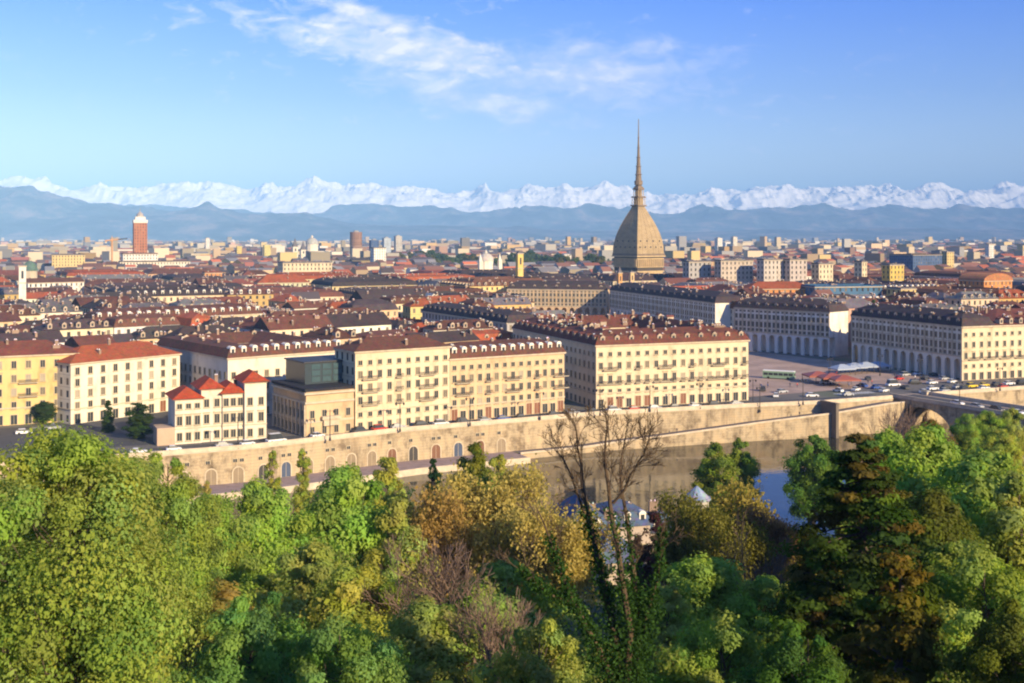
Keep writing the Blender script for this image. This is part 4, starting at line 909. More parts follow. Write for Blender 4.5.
# left quay wall
def wall_thing(name, label, poly, zb, ztop, cat='wall', par=True):
    root = empty(name, (poly[0][0], poly[0][1], 0), 0, label, cat); ox, oy = poly[0]; q = [(p[0] - ox, p[1] - oy) for p in poly]; n = len(q)
    m = MB(); slab(m, off(q, 1.2), off(q, -.2), [zb] * n, [ztop - .25] * n); m.obj('wall', WALLM, root)
    m = MB(); slab(m, off(q, 1.45), off(q, -.3), [ztop - .24] * n, [ztop + .06] * n); m.obj('coping', WALLM2, root)
    if par: m = MB(); slab(m, off(q, 1.1), off(q, .65), [ztop + .065] * n, [ztop + 1.05] * n); m.obj('parapet', WALLM2, root)
    return root, q
wl, q = wall_thing('embankment_wall', 'tall sandy embankment wall with arched doors and small windows below the riverside road', EL, -10.2, 0)
# arched doors and small openings
def arch_door(w, h, fr, pan):
    m = MB(); zs = h - w / 2; pts = [(w/2 * math.cos(math.pi * k / 8), zs + w/2 * math.sin(math.pi * k / 8)) for k in range(9)]; W2 = w / 2 + .3
    po = [(W2 * math.cos(math.pi * k / 8), zs + W2 * math.sin(math.pi * k / 8)) for k in range(9)]
    m.face([(-w/2, -.04, 0), (w/2, -.04, 0)] + [(x, -.04, z) for x, z in pts], 1)
    for k in range(8): m.face([(pts[k][0], -.16, pts[k][1]), (po[k][0], -.16, po[k][1]), (po[k + 1][0], -.16, po[k + 1][1]), (pts[k + 1][0], -.16, pts[k + 1][1])], 0)
    for k in range(8): m.face([(pts[k][0], -.16, pts[k][1]), (pts[k + 1][0], -.16, pts[k + 1][1]), (pts[k + 1][0], 0, pts[k + 1][1]), (pts[k][0], 0, pts[k][1])], 0)
    for s_ in (-1, 1): m.box(min(s_ * w/2, s_ * W2), max(s_ * w/2, s_ * W2), -.16, 0, 0, zs, 0)
    m.box(-.04, .04, -.07, -.041, 0, h - .1, 0)
    return m.mesh('door', [M['stone'], pan])
DC = [arch_door(2.6, 3.9, 0, mat('arch_door_' + n_, c, .7)) for n_, c in (('brown', (0.16, 0.07, 0.035)), ('red', (0.17, 0.045, 0.025)), ('sand', (0.24, 0.18, 0.11)), ('blue', (0.05, 0.07, 0.12)), ('dark', (0.04, 0.035, 0.03)))]
r2 = random.Random(5); dist = 0; wp = off(q, 1.2)
for a, b_ in zip(wp[:-1], wp[1:]):
    l = math.dist(a, b_); an = math.atan2(b_[1] - a[1], b_[0] - a[0]); n = max(1, int(l / 6.2))
    for k in range(n):
        t_ = (k + .5) / n; x, y = a[0] + (b_[0] - a[0]) * t_, a[1] + (b_[1] - a[1]) * t_
        put('door', DC[r2.choice((0, 1, 2, 2, 4, 3, 0, 4))], wl, (x, y, -8.45), an)
        put('window', wmesh('sq'), wl, (x - .8 * math.cos(an), y - .8 * math.sin(an), -3.2), an)
        if k % 2: put('window', wmesh('sq'), wl, (x + .9 * math.cos(an), y + .9 * math.sin(an), -3.2), an)
# left far wall (mostly behind the trees)
wall_thing('embankment_wall', 'plain sandy embankment wall at the far left behind the trees', E[0:3], -10.2, 0)
# quay path
QL = E[2:8]; strip('quay', off(QL, 12.5), off(QL, 1.2), -8.5, mat('quay_paving', (0.27, 0.20, 0.19), .95, .3, .5), zA=None)
m = MB(); slab(m, off(QL, 12.9), off(QL, 12.3), [-10.3] * 6, [-8.3] * 6); tag(m.obj('quay_edge', WALLM2), kind='structure')
pa = along_ = None
def on_line(poly, d_):
    for a, b_ in zip(poly[:-1], poly[1:]):
        l = math.dist(a, b_)
        if d_ <= l: return (a[0] + (b_[0] - a[0]) * d_ / l, a[1] + (b_[1] - a[1]) * d_ / l)
        d_ -= l
sl = [on_line(QL, t_) for t_ in (48, 52, 56, 60, 64)]; sz = [-8.4, -7.0, -5.6, -4.2, -3.2]
o_ = sl[0]; ql = [(p[0] - o_[0], p[1] - o_[1]) for p in sl]; root = empty('stair_ramp', (o_[0], o_[1], 0), 0, 'grey sloping stair climbing right against the arched embankment wall', 'stairs')
m = MB(); slab(m, off(ql, 3.6), off(ql, 1.25), [-8.5] * 5, sz); m.obj('flight', M['stone'], root); m = MB(); slab(m, off(ql, 3.9), off(ql, 3.62), [-8.5] * 5, [z + .9 for z in sz]); m.obj('parapet', mat('grey_parapet', (.25, .24, .25), .9), root)
# right part: upper wall, ramp, lower wall
wr, qr = wall_thing('embankment_wall', 'long plain sandy retaining wall above the riverside ramp, below the central block', ER, -10.2, 0)
ERr = rs_poly(ER, 3.0); cum = [0]
for a, b_ in zip(ERr[:-1], ERr[1:]): cum.append(cum[-1] + math.dist(a, b_))
rz_ = [-8.5 + 7.6 * max(0.0, min(1.0, (c - 22) / (cum[-1] - 28))) ** 1.15 for c in cum]
root = empty('river_ramp', (ERr[0][0], ERr[0][1], 0), 0, 'long stone ramp climbing right from the quay along the embankment', 'ramp'); qq = [(p[0] - ERr[0][0], p[1] - ERr[0][1]) for p in ERr]
m = MB(); slab(m, off(qq, 6.6), off(qq, 1.25), [-10.3] * len(qq), rz_); m.obj('ramp_wall', WALLM, root)
m = MB(); slab(m, off(qq, 6.3), off(qq, 1.5), [z + .005 for z in rz_], [z + .05 for z in rz_]); m.obj('roadway', mat('ramp_paving', (0.12, 0.10, 0.10), .95), root)
m = MB(); slab(m, off(qq, 6.75), off(qq, 6.32), [z + .055 for z in rz_], [z + .55 for z in rz_]); m.obj('kerb_wall', WALLM2, root)
wall_thing('embankment_wall', 'sandy retaining wall below the right palace beyond the bridge', E2[0:4], -10.2, 0)
m = MB(); X0, Y0 = 100.2, 371.5; m.box(-.55, .55, -7.6, -.4, -10.2, .9); m.box(-.7, .7, -7.8, -.2, .91, 1.15); o = m.obj('bridge_pier_post', mat('shaded_stone', (0.16, 0.13, 0.10), .9), None, (X0, Y0 + 1, 0), .45); tag(o, 'dark stone buttress standing against the embankment where the ramp ends', 'buttress')  # stone coloured dark to stand for a buttress in shade
# bridge
BD = Vector((.47, -.883)); BN = Vector((BD.y, -BD.x)); BN = Vector((.883, .47)); BA = Vector((128, 389)); BL, BW = 165.0, 14.5
root = empty('stone_bridge', (BA.x, BA.y, 0), math.atan2(BD.y, BD.x), 'stone arch bridge leaving the piazza to the right towards the trees', 'bridge')   # local x along, y = left side (+) is BN
m = MB(); nsp = 6; sp_ = BL / nsp
for k in range(nsp):
    xa, xb = k * sp_, (k + 1) * sp_; x0, x1 = xa + 1.8, xb - 1.8; cx = (x0 + x1) / 2; rx = (x1 - x0) / 2
    pts = [(cx - rx * math.cos(math.pi * i / 12), -9.5 + 7.6 * math.sin(math.pi * i / 12)) for i in range(13)]
    for y_, s_ in ((0, 1), (BW, -1)):
        m.face([(xa, y_, -10.5), (x0, y_, -10.5), (x0, y_, -9.5), (x0, y_, -.3), (xa, y_, -.3)]); m.face([(x1, y_, -10.5), (xb, y_, -10.5), (xb, y_, -.3), (x1, y_, -.3), (x1, y_, -9.5)])
        for a, b_ in zip(pts[:-1], pts[1:]): m.face([(a[0], y_, a[1]), (b_[0], y_, b_[1]), (b_[0], y_, -.3), (a[0], y_, -.3)])
    for a, b_ in zip(pts[:-1], pts[1:]): m.face([(a[0], 0, a[1]), (a[0], BW, a[1]), (b_[0], BW, b_[1]), (b_[0], 0, b_[1])])
    m.face([(x0, 0, -10.5), (x0, BW, -10.5), (x0, BW, -9.5), (x0, 0, -9.5)]); m.face([(x1, 0, -10.5), (x1, 0, -9.5), (x1, BW, -9.5), (x1, BW, -10.5)])
m.obj('arches', WALLM, root)
m = MB(); m.box(-2, BL, -.3, BW + .3, -.295, .06); m.obj('deck', mat('bridge_paving', (0.34, 0.26, 0.19), .9, .2, .4), root)
for y_ in (-.3, BW - .1): m = MB(); m.box(0, BL, y_, y_ + .4, .063, 1.05); m.box(0, BL, y_ - .08, y_ + .48, 1.053, 1.2); m.obj('parapet', WALLM2, root)
m = MB(); m.box(0, BL, 3.0, BW - 3.0, .063, .08); m.obj('roadway', M['asphalt'], root)
BROOT = root
# streets: carriageway and pavement between the facades and the wall
Rp = E[0:12]; strip('riverside_road', off(Rp, -1.5), off(Rp, -9.5), .03, M['asphalt'])
m = MB(); A_, B2_ = off(Rp, -.3), off(Rp, -1.5); slab(m, A_, B2_, [0] * len(A_), [.14] * len(A_)); tag(m.obj('pavement', mat('pavement_slabs', (0.25, 0.21, 0.18), .9)), kind='structure')
R2 = E2[0:5]; strip('riverside_road', off(R2, -1.5), off(R2, -10), .03, M['asphalt'])
lm = mat('road_paint', (0.75, 0.75, 0.72), .7); m = MB(); cl = rs_poly(off(Rp[2:], -5.5), 4)
for i in range(0, len(cl) - 1, 2):
    a, b_ = cl[i], cl[i + 1]; l = math.dist(a, b_); n_ = ((b_[1] - a[1]) / l * .08, -(b_[0] - a[0]) / l * .08); m.face([(a[0] - n_[0], a[1] - n_[1], .045), (b_[0] - n_[0], b_[1] - n_[1], .045), (b_[0] + n_[0], b_[1] + n_[1], .045), (a[0] + n_[0], a[1] + n_[1], .045)])
tag(m.obj('lane_markings', lm), kind='structure')
pm = mat('piazza_paving', (0.37, 0.26, 0.205), .95, .4, .09)
m = MB(); m.face([(*p, .06) for p in [(80, 388), (163, 430), (169, 433), (144, 495), (108, 552), (62, 740), (-2, 755), (22, 600), (52, 455)]]); tag(m.obj('piazza_paving', pm), kind='structure')
m = MB(); ua = Vector((.92, .39))
for k in range(12):   # zebra stripes at the bridge head
    p = Vector((112, 392)) + ua * (k * 1.3); m.face([(p.x, p.y, .08), (p.x + .6, p.y + .25, .08), (p.x - 1.0, p.y + 3.9, .08), (p.x - 1.6, p.y + 3.65, .08)])
tag(m.obj('zebra_crossing', lm), kind='structure')
m = MB(); a = [(-84, 318), (-60, 330), (-78, 352), (-103, 364), (-131, 352), (-128, 345)]
m.face([(-110, 292, .02), (-88, 302, .02), (-84, 330, .02), (-103, 364, .02), (-131, 330, .02), (-190, 306, .02), (-190, 280, .02)]); tag(m.obj('side_street', M['asphalt']), kind='structure')

# ------------------------------------------------------------------ cars, vans, buses
def car_protos():
    def car(L_, W_, H_, hood, name):
        root = empty(name, (0, 0, -500), 0); wb = L_ * .3; g = .22
        low = [(-L_/2, g), (L_/2 - .1, g), (L_/2, g + .25), (L_/2 - .05, .72), (L_/2 - hood, .88), (-L_/2 + .35, .92), (-L_/2, .78)]
        def ext(m, prof, w0, w1=None, mi=0):
            w1 = w1 or w0; n = len(prof); zt_ = max(p[1] for p in prof); zb = min(p[1] for p in prof); ww = lambda z: w0 + (w1 - w0) * (z - zb) / max(1e-6, zt_ - zb)
            A = [(x, -ww(z) / 2, z) for x, z in prof]; B = [(x, ww(z) / 2, z) for x, z in prof]
            m.face(A, mi); m.face(B[::-1], mi)
            for i in range(n): j = (i + 1) % n; m.face([A[j], A[i], B[i], B[j]], mi)
        m = MB(); ext(m, low, W_); rf = [(-L_/2 + .75, H_ - .05), (L_/2 - hood - .75, H_ - .05), (L_/2 - hood - .95, H_), (-L_/2 + .95, H_)]; ext(m, rf, W_ * .8)
        body = m.obj('body', M['paint'], root)
        m = MB(); ext(m, [(-L_/2 + .38, .925), (L_/2 - hood - .02, .885), (L_/2 - hood - .75, H_ - .055), (-L_/2 + .75, H_ - .055)], W_ * .93, W_ * .8); m.obj('windows', M['glass'], root)
        for sx in (-1, 1):
            for sy in (-1, 1): m = MB(); m.tube((sx * wb, sy * (W_/2 + .02), .32), (sx * wb, sy * (W_/2 - .2), .32), .32, .32, 12); m.obj('wheel', M['rubber'], root)
        for sy in (-1, 1): m = MB(); m.box(L_/2 - .03, L_/2 + .02, sy * W_ * .33 - .18, sy * W_ * .33 + .18, .58, .7); m.obj('headlight', lm, root)
        return root
    return [car(4.3, 1.75, 1.45, 1.05, 'parked_car'), car(3.7, 1.65, 1.5, .8, 'parked_car'), car(4.6, 1.8, 1.75, .95, 'parked_car')], car(5.3, 2.0, 2.4, .8, 'white_van')
CP, VP = car_protos()
def copy_tree(o, parent=None):
    c = o.copy(); C.objects.link(c); c.parent = parent
    for ch in o.children: copy_tree(ch, c)
    return c
CARC = {'white': (.75, .75, .75), 'silver': (.4, .41, .43), 'dark grey': (.06, .06, .065), 'black': (.02, .02, .022), 'red': (.5, .03, .02), 'blue': (.03, .08, .3), 'yellow': (.8, .55, .02)}
CARS = []
def place_car(x, y, ang, colr, where, proto=None, z=.05, grp='cars along the riverside'):
    pr = proto or r2.choice(CP); c = copy_tree(pr); c.location = (x, y, z); c.rotation_euler = (0, 0, ang); c.name = 'parked_car' if pr is not VP else 'van'; c['category'] = 'car' if pr is not VP else 'van'; c['group'] = grp
    for ch in c.children:
        if ch.name.startswith('body'): ch.color = (*CARC[colr], 1)
    CARS.append((c, f'{colr} {"van" if pr is VP else "car"}', where, x / y)); return c
def along(poly, d):
    for a, b_ in zip(poly[:-1], poly[1:]):
        l = math.dist(a, b_)
        if d <= l: return a[0] + (b_[0] - a[0]) * d / l, a[1] + (b_[1] - a[1]) * d / l, math.atan2(b_[1] - a[1], b_[0] - a[0])
        d -= l
    return None
kerb = off(E[4:12], -3.0)
spots = [(0, 'white'), (8.5, 'white'), (21, 'silver'), (27, 'white'), (47, 'white'), (60, 'dark grey'), (66, 'red'), (72, 'silver'), (79, 'black'), (85, 'white'), (92, 'dark grey'), (99, 'silver'), (105, 'blue'), (111, 'black'), (122, 'dark grey'), (129, 'silver'), (136, 'black'), (143, 'white'), (150, 'red'), (157, 'silver'), (164, 'dark grey'), (171, 'white'), (178, 'black'), (186, 'silver')]
for d, c_ in spots:
    a = along(kerb, d)
    if a: place_car(a[0], a[1], a[2], c_, 'on the riverside road')
a = along(kerb, 35); place_car(a[0], a[1], a[2], 'white', 'parked beside the exhibition hall', VP)
kb2 = off(E2[0:3], -9.0)
for i, c_ in enumerate(['white', 'dark grey', 'silver', 'yellow', 'yellow', 'dark grey', 'white', 'black', 'silver']):
    a = along(kb2, 12 + i * 6.0)
    if a: place_car(a[0], a[1], a[2], c_, 'below the right palace front')
kb3 = off(E2[0:3], -3.2)
for i, c_ in enumerate(['white', 'silver', 'black', 'white', 'red']):
    a = along(kb3, 3 + i * 9.0); place_car(a[0], a[1], a[2], c_, 'by the river wall right of the bridge')
for i, (px, py, c_) in enumerate([(776, 397, 'white'), (782, 393, 'silver'), (812, 397, 'white'), (838, 392, 'white'), (848, 396, 'silver'), (856, 391, 'white'), (862, 387, 'blue'), (876, 389, 'blue'), (884, 392, 'white'), (905, 389, 'dark grey'), (915, 384, 'black'), (932, 384, 'white'), (925, 380, 'dark grey'), (944, 380, 'silver'), (952, 383, 'white'), (868, 380, 'dark grey'), (905, 376, 'silver'), (918, 375, 'white'), (934, 376, 'dark grey'), (826, 384, 'white'), (849, 380, 'silver'), (763, 391, 'dark grey'), (899, 380, 'red'), (941, 374, 'blue')]):
    x, y = gp(px, py); place_car(x, y, .4 + r2.uniform(-.5, .5) + (1.4 if i % 3 == 0 else 0), c_, 'on the piazza', z=.065, grp='cars on the piazza')
for px, py in ((893, 386),):
    x, y = gp(px, py); place_car(x, y, .35, 'white', 'standing in the middle of the piazza edge', VP, z=.065)
for i, c_ in enumerate(['white', 'silver', 'dark grey', 'white', 'silver', 'black']):
    p = BA + BD * (24 + i * 7.5) + BN * 4.6; place_car(p.x, p.y, math.atan2(BD.y, BD.x), c_, 'crossing the stone bridge', z=.09)
for i, c_ in enumerate(['white', 'dark grey', 'silver']):
    x, y = gp(24 + i * 14, 434 - i * 2.2); place_car(x, y, .45, c_, 'before the yellow riverfront block')
by = {}
for c, a, w_, k_ in CARS: by.setdefault((a, w_), []).append((k_, c))
for (a, w_), v_ in by.items():
    v_.sort(key=lambda t_: t_[0])
    for i, (_, c) in enumerate(v_): c['label'] = f'{a} {w_}' + ('' if len(v_) == 1 else (', leftmost such one' if i == 0 else f', {ORD[i]} such one from the left'))
for r in CP + [VP]:
    for ch in list(r.children): bpy.data.objects.remove(ch)
    bpy.data.objects.remove(r)
# buses
def bus(px, py, ang, cols, label):
    x, y = gp(px, py); root = empty('bus', (x, y, .07), ang, label, 'bus'); m = MB(); m.box(-6, 6, -1.25, 1.25, .35, 1.35); m.box(-6, 6, -1.25, 1.25, 2.35, 2.95); m.box(-5.95, 5.95, -1.2, 1.2, 1.351, 2.349); o = m.obj('body', M['paint'], root); o.color = (*cols, 1)
    for k in range(6):
        for s_ in (-1, 1): m = MB(); m.box(-5.6 + k * 1.9, -4.0 + k * 1.9, s_ * 1.22 - .03, s_ * 1.22 + .03, 1.4, 2.3); m.obj('window', M['glass'], root)
    for s_ in (-1, 1): m = MB(); m.box(s_ * 5.98 - .03, s_ * 5.98 + .03, -1.05, 1.05, 1.4, 2.4); m.obj('windscreen', M['glass'], root)
    m = MB(); m.box(-5.9, 5.9, -1.1, 1.1, 2.951, 3.2); o = m.obj('roof', M['paint'], root); o.color = (.8, .8, .78, 1)
    for sx in (-3.8, 3.6):
        for s_ in (-1, 1): m = MB(); m.tube((sx, s_ * 1.27, .5), (sx, s_ * 1.0, .5), .5, .5, 12); m.obj('wheel', M['rubber'], root)
bus(779, 379, -.45, (.22, .34, .24), 'green and white bus parked on the left of the piazza')
# red-brown terrace awnings and pale blue market tents
def pavilion_tent(name, px, py, w, d, h, rise, ang, colr, label, cat, hip=True, legs=True):
    x, y = gp(px, py); root = empty(name, (x, y, .06), ang, label, cat); m = MB(); hipring(m, 0, w, 0, d, h, .3, rise); o = m.obj('canopy', M['paint'], root); o.color = (*colr, 1)
    m = MB(); m.box(-.29, w + .29, -.29, -.24, h - .5, h - .01); m.box(-.29, -.24, -.23, d + .2, h - .5, h - .01); o = m.obj('valance', M['paint'], root); o.color = (*colr, 1)
    for a in (0, w):
        for b_ in (0, d): m = MB(); m.box(a - .08, a + .08, b_ - .08, b_ + .08, 0, h - .01); m.obj('post', M['dark'], root)
for i, (px, py) in enumerate([(810, 384), (824, 386), (836, 388)]):
    pavilion_tent('terrace_awning', px, py, 9, 8, 2.8, 1.4, .1, (.32, .09, .05), ['leftmost of three red-brown awnings in the middle of the piazza', 'middle one of three red-brown awnings on the piazza', 'rightmost of three red-brown awnings on the piazza'][i], 'awning')
for i, (px, py) in enumerate([(838, 376), (850, 374.5), (862, 373.5), (874, 373)]):
    pavilion_tent('market_tent', px, py, 8, 6, 2.6, 1.5, .35, (.34, .39, .47), ['leftmost of four pale tents in the shade of the palace arcade', 'second of four pale tents from the left by the arcade', 'third of four pale tents from the left by the arcade', 'rightmost of four pale tents by the arcade'][i], 'tent')
# lamps
def lamp_proto():
    root = empty('street_lamp', (0, 0, -500)); m = MB(); m.frustum(0, 0, .35, .25, 0, .9, 8); m.tube((0, 0, .9), (0, 0, 8.2), .14, .09, 8); m.obj('pole', M['dark'], root)
    m = MB(); m.tube((-1.1, 0, 7.9), (1.1, 0, 7.9), .06, .06, 6); m.obj('arm', M['dark'], root)
    for s_ in (-1, 1): m = MB(); m.frustum(s_ * 1.1, 0, .18, .3, 7.3, 7.85, 8); m.frustum(s_ * 1.1, 0, .34, .05, 7.86, 8.15, 8); m.obj('lamp_head', lm if False else M['dark'], root)
    return root
LP = lamp_proto()
LMP = [(753, 405, 'beside the corner of the central block'), (766, 420, 'on the upper part of the ramp'), (803, 405, 'at the top end of the ramp'), (700, 409, 'on the road before the central block'), (650, 412, 'on the road at the left half of the central block'), (600, 416, 'at the left corner of the central block'), (540, 420, 'before the tan riverfront block'), (976, 408, 'on the stone bridge with the lit wall behind'), (1000, 391, 'on the road below the right palace'), (470, 426, 'below the joint of the tall cream and tan blocks'), (400, 432, 'before the tall cream riverfront block'), (330, 441, 'before the exhibition hall'), (238, 449, 'before the red roofed villa'), (830, 380, 'left of the red-brown awnings'), (880, 376, 'between the tents and the arcade'), (920, 381, 'near the corner arch of the right palace')]
for px, py, w_ in LMP:
    x, y = gp(px, py) if px not in (766,) else (gp(766, 415)[0], gp(766, 412)[1])
    z = .06
    if px == 976: p = BA + BD * 28 + BN * .9; x, y = p.x, p.y; z = .1
    if px == 766: z = -1.9; x, y = 79, 366.6
    c = copy_tree(LP); c.location = (x, y, z); c['label'] = 'dark two-armed street lamp ' + w_; c['category'] = 'street lamp'; c['group'] = 'street lamps'; c.rotation_euler = (0, 0, .4)
for ch in list(LP.children): bpy.data.objects.remove(ch)
bpy.data.objects.remove(LP)
# people
def person(x, y, z, ang, top, label, stride=.25):
    me = bpy.data.meshes.new('person')
    V = [(0, 0, .95), (0, 0, 1.2), (0, 0, 1.42), (0, 0, 1.52), (.02, 0, 1.66), (0, .1, .9), (stride * .5, .1, .5), (stride * .6, .1, .06), (stride * .6 + .18, .1, .03), (0, -.1, .9), (-stride * .3, -.1, .5), (-stride, -.1, .08), (-stride + .16, -.1, .03), (0, .19, 1.4), (-.06, .24, 1.12), (.06, .25, .88), (0, -.19, 1.4), (.06, -.24, 1.12), (.16, -.25, .9)]
    Ed = [(0, 1), (1, 2), (2, 3), (3, 4), (0, 5), (5, 6), (6, 7), (7, 8), (0, 9), (9, 10), (10, 11), (11, 12), (2, 13), (13, 14), (14, 15), (2, 16), (16, 17), (17, 18)]
    Rr = [.15, .14, .15, .06, .11, .1, .065, .05, .045, .1, .065, .05, .045, .07, .05, .035, .07, .05, .035]
    me.from_pydata(V, Ed, []); o = put('person', me, None, (x, y, z), ang); sk = o.modifiers.new('skin', 'SKIN')
    for i, r in enumerate(Rr): me.skin_vertices[0].data[i].radius = (r, r)
    me.skin_vertices[0].data[0].use_root = True; o.modifiers.new('sub', 'SUBSURF').levels = 1; o.modifiers['sub'].render_levels = 1
    mt, t, b_ = newmat('clothing_and_skin'); tcn = nd(t, 'ShaderNodeTexCoord'); s_ = nd(t, 'ShaderNodeSeparateXYZ'); t.links.new(tcn.outputs['Object'], s_.inputs[0])
    t.links.new(ramp(t, mth(t, 'DIVIDE', s_.outputs[2], 1.8), [(0, (.02, .02, .02)), (.05, (.04, .05, .09)), (.52, top), (.83, (.45, .28, .2)), (.93, (.05, .03, .02))], 'CONSTANT'), b_.inputs['Base Color']); me.materials.append(mt)
    tag(o, label, 'person')
if True:
    def me_skin_ok(): return True
PEOPLE = [(676, 'ramp', (.05, .05, .07), 'person in dark clothes walking down the ramp alone'), (795, 'ramp', (.3, .05, .04), 'person in red top near the top of the ramp, left of a pair'), (799, 'ramp', (.06, .08, .2), 'person in blue top near the top of the ramp, right of a pair')]
import bmesh
def on_ramp(px):
    best = None
    for (a, z) in zip(off(ERr, 4), rz_):
        d = abs(CX + F * a[0] / a[1] - px)
        if best is None or d < best[0]: best = (d, a, z)
    return best[1][0], best[1][1], best[2] + .05
def skin_ready(me):
    pass
for px, wh, top, lb in PEOPLE: PEOPLE_ = on_ramp(px); person(*PEOPLE_, 3.5, top, lb)
for i, (px, py, lb) in enumerate([(760, 386, 'person in pale top crossing the lit paving beside the central block'), (790, 387, 'person in dark jacket on the piazza left of the awnings'), (800, 383, 'person in pale shirt between the bus and the awnings'), (868, 384, 'person in dark jacket right of the awnings'), (872, 384.5, 'person in red shirt right of the awnings'), (900, 372, 'person in dark jacket near the palace arcade'), (930, 371, 'person in pale top near the palace arcade')]):
    x, y = gp(px, py); person(x, y, .065, i * 1.3, [(.5, .45, .4), (.05, .05, .06), (.5, .5, .5), (.05, .05, .07), (.4, .05, .05), (.04, .04, .05), (.5, .48, .45)][i], lb)

rp = random.Random(3); pp_ = {}
for i in range(22):
    px, py = rp.uniform(755, 955), rp.uniform(371, 391); x, y = gp(px, py); nm, c_ = rp.choice([('dark', (.03, .03, .04)), ('white', (.6, .6, .58)), ('red', (.4, .04, .03)), ('blue', (.05, .1, .3))])
    if any(math.hypot(c.location.x - x, c.location.y - y) < 3.2 for c, *_ in CARS): continue
    before = set(bpy.data.objects); person(x, y, .065, rp.uniform(0, 6), c_, 'x'); pp_.setdefault(nm, []).append((px, (set(bpy.data.objects) - before).pop()))
for nm, v_ in pp_.items():
    v_.sort(key=lambda t_: t_[0])
    for i, (_, o) in enumerate(v_): o['label'] = f'person in a {nm} top strolling among the piazza cars, {ORD[i] if i else "first"} such one from the left'; o['group'] = 'people on the piazza'

# ------------------------------------------------------------------ house on the near bank among the trees
def near_house():
    p = gp(566, 590, -4); x, y = xw(572, 196), 196; root = empty('river_villa', (x, y, -6.2), .28, 'pinkish villa with blue-grey slate mansards half hidden by trees on the near bank', 'villa'); W_ = (0.44, 0.36, 0.30); SL = (0.09, 0.13, 0.22)
    for i, (a, b_, y0, y1, h, rise) in enumerate([(0, 6.5, 0, 11, 9.3, 4.3), (6.503, 15, 1.5, 10, 9.8, 3.2), (15.003, 21.5, 2.4, 9, 8.0, 2.8), (2.5, 8.5, -7, -.01, 6.2, 4.0)]):
        m = MB(); m.box(a, b_, y0, y1, -3, h); o = m.obj('wall', M['wall'], root); o.color = (*W_, 1)
        m = MB(); bb = hipring(m, a, b_, y0, y1, h + .01 + .003 * i, .45, rise * .7, 1.0); m2 = MB(); hipring(m2, bb[0][0], bb[1][0], bb[0][1], bb[2][1], h + rise * .7 + .012, 0, rise * .5); off_ = len(m.v); m.v += m2.v; m.f += [tuple(i2 + off_ for i2 in f) for f in m2.f[:-1]]; m.m += m2.m[:-1]; m.uv = [(0, 0)] * sum(len(f) for f in m.f)
        o = m.obj('roof', M['roof'], root); o.color = (*SL, 1)
        n = max(2, int((b_ - a) / 2.6))
        for k in range(n):
            for z in (1.0, 4.4): put('window', wmesh('mid'), root, (a + (k + .5) * (b_ - a) / n, y0 - .002, z))
            if i != 3: q_ = put('dormer', DORMR, root, (a + (k + .5) * (b_ - a) / n, y0 + .1, h + .4), 0, .8)
    for x_, y_ in ((5.6, 6), (12, 5), (17, 5), (7, 1.2)): put('chimney', CHIM[1], root, (x_, y_, 12.3), 0, .75)
    # small turret pavilion to the right
    x2, y2 = xw(697, 206), 206; r = empty('garden_turret', (x2, y2, -5.2), .3, 'small white turret with a pale blue cap beside the willow-like trees', 'turret')
    m = MB(); m.frustum(0, 0, 2.2, 2.2, -1, 12.2, 8); o = m.obj('wall', M['wall'], r); o.color = (.5, .47, .43, 1); m = MB(); m.frustum(0, 0, 2.6, 2.6, 12.21, 12.6, 8); m.frustum(0, 0, 2.3, .15, 12.61, 14.6, 8); o = m.obj('roof', M['roof'], r); o.color = (.3, .38, .5, 1)
    for k in range(8): m = MB(); a = (k + .5) * math.pi / 4; m.tube((2.0 * math.cos(a), 2.0 * math.sin(a), 10.4), (2.08 * math.cos(a), 2.08 * math.sin(a), 10.4), .5, .5, 8); m.obj('window', M['glass'], r)
near_house()
# ------------------------------------------------------------------ trees
def leafmat(name, trans=.5):
    mt = bpy.data.materials.new(name); mt.use_nodes = True; t = mt.node_tree; t.nodes.clear()
    a = nd(t, 'ShaderNodeAttribute', attribute_name='Col'); oi = nd(t, 'ShaderNodeObjectInfo')
    c = mixc(t, 1.0, oi.outputs['Color'], a.outputs['Color'], 'MULTIPLY')
    d = nd(t, 'ShaderNodeBsdfDiffuse'); tr = nd(t, 'ShaderNodeBsdfTranslucent'); t.links.new(c, d.inputs[0]); t.links.new(mixc(t, 1.0, c, (1.1, 1.15, .5), 'MULTIPLY'), tr.inputs[0])
    mx = nd(t, 'ShaderNodeMixShader'); mx.inputs[0].default_value = trans; t.links.new(d.outputs[0], mx.inputs[1]); t.links.new(tr.outputs[0], mx.inputs[2])
    o_ = nd(t, 'ShaderNodeOutputMaterial'); t.links.new(mx.outputs[0], o_.inputs[0]); return mt
LEAF = leafmat('leaves')
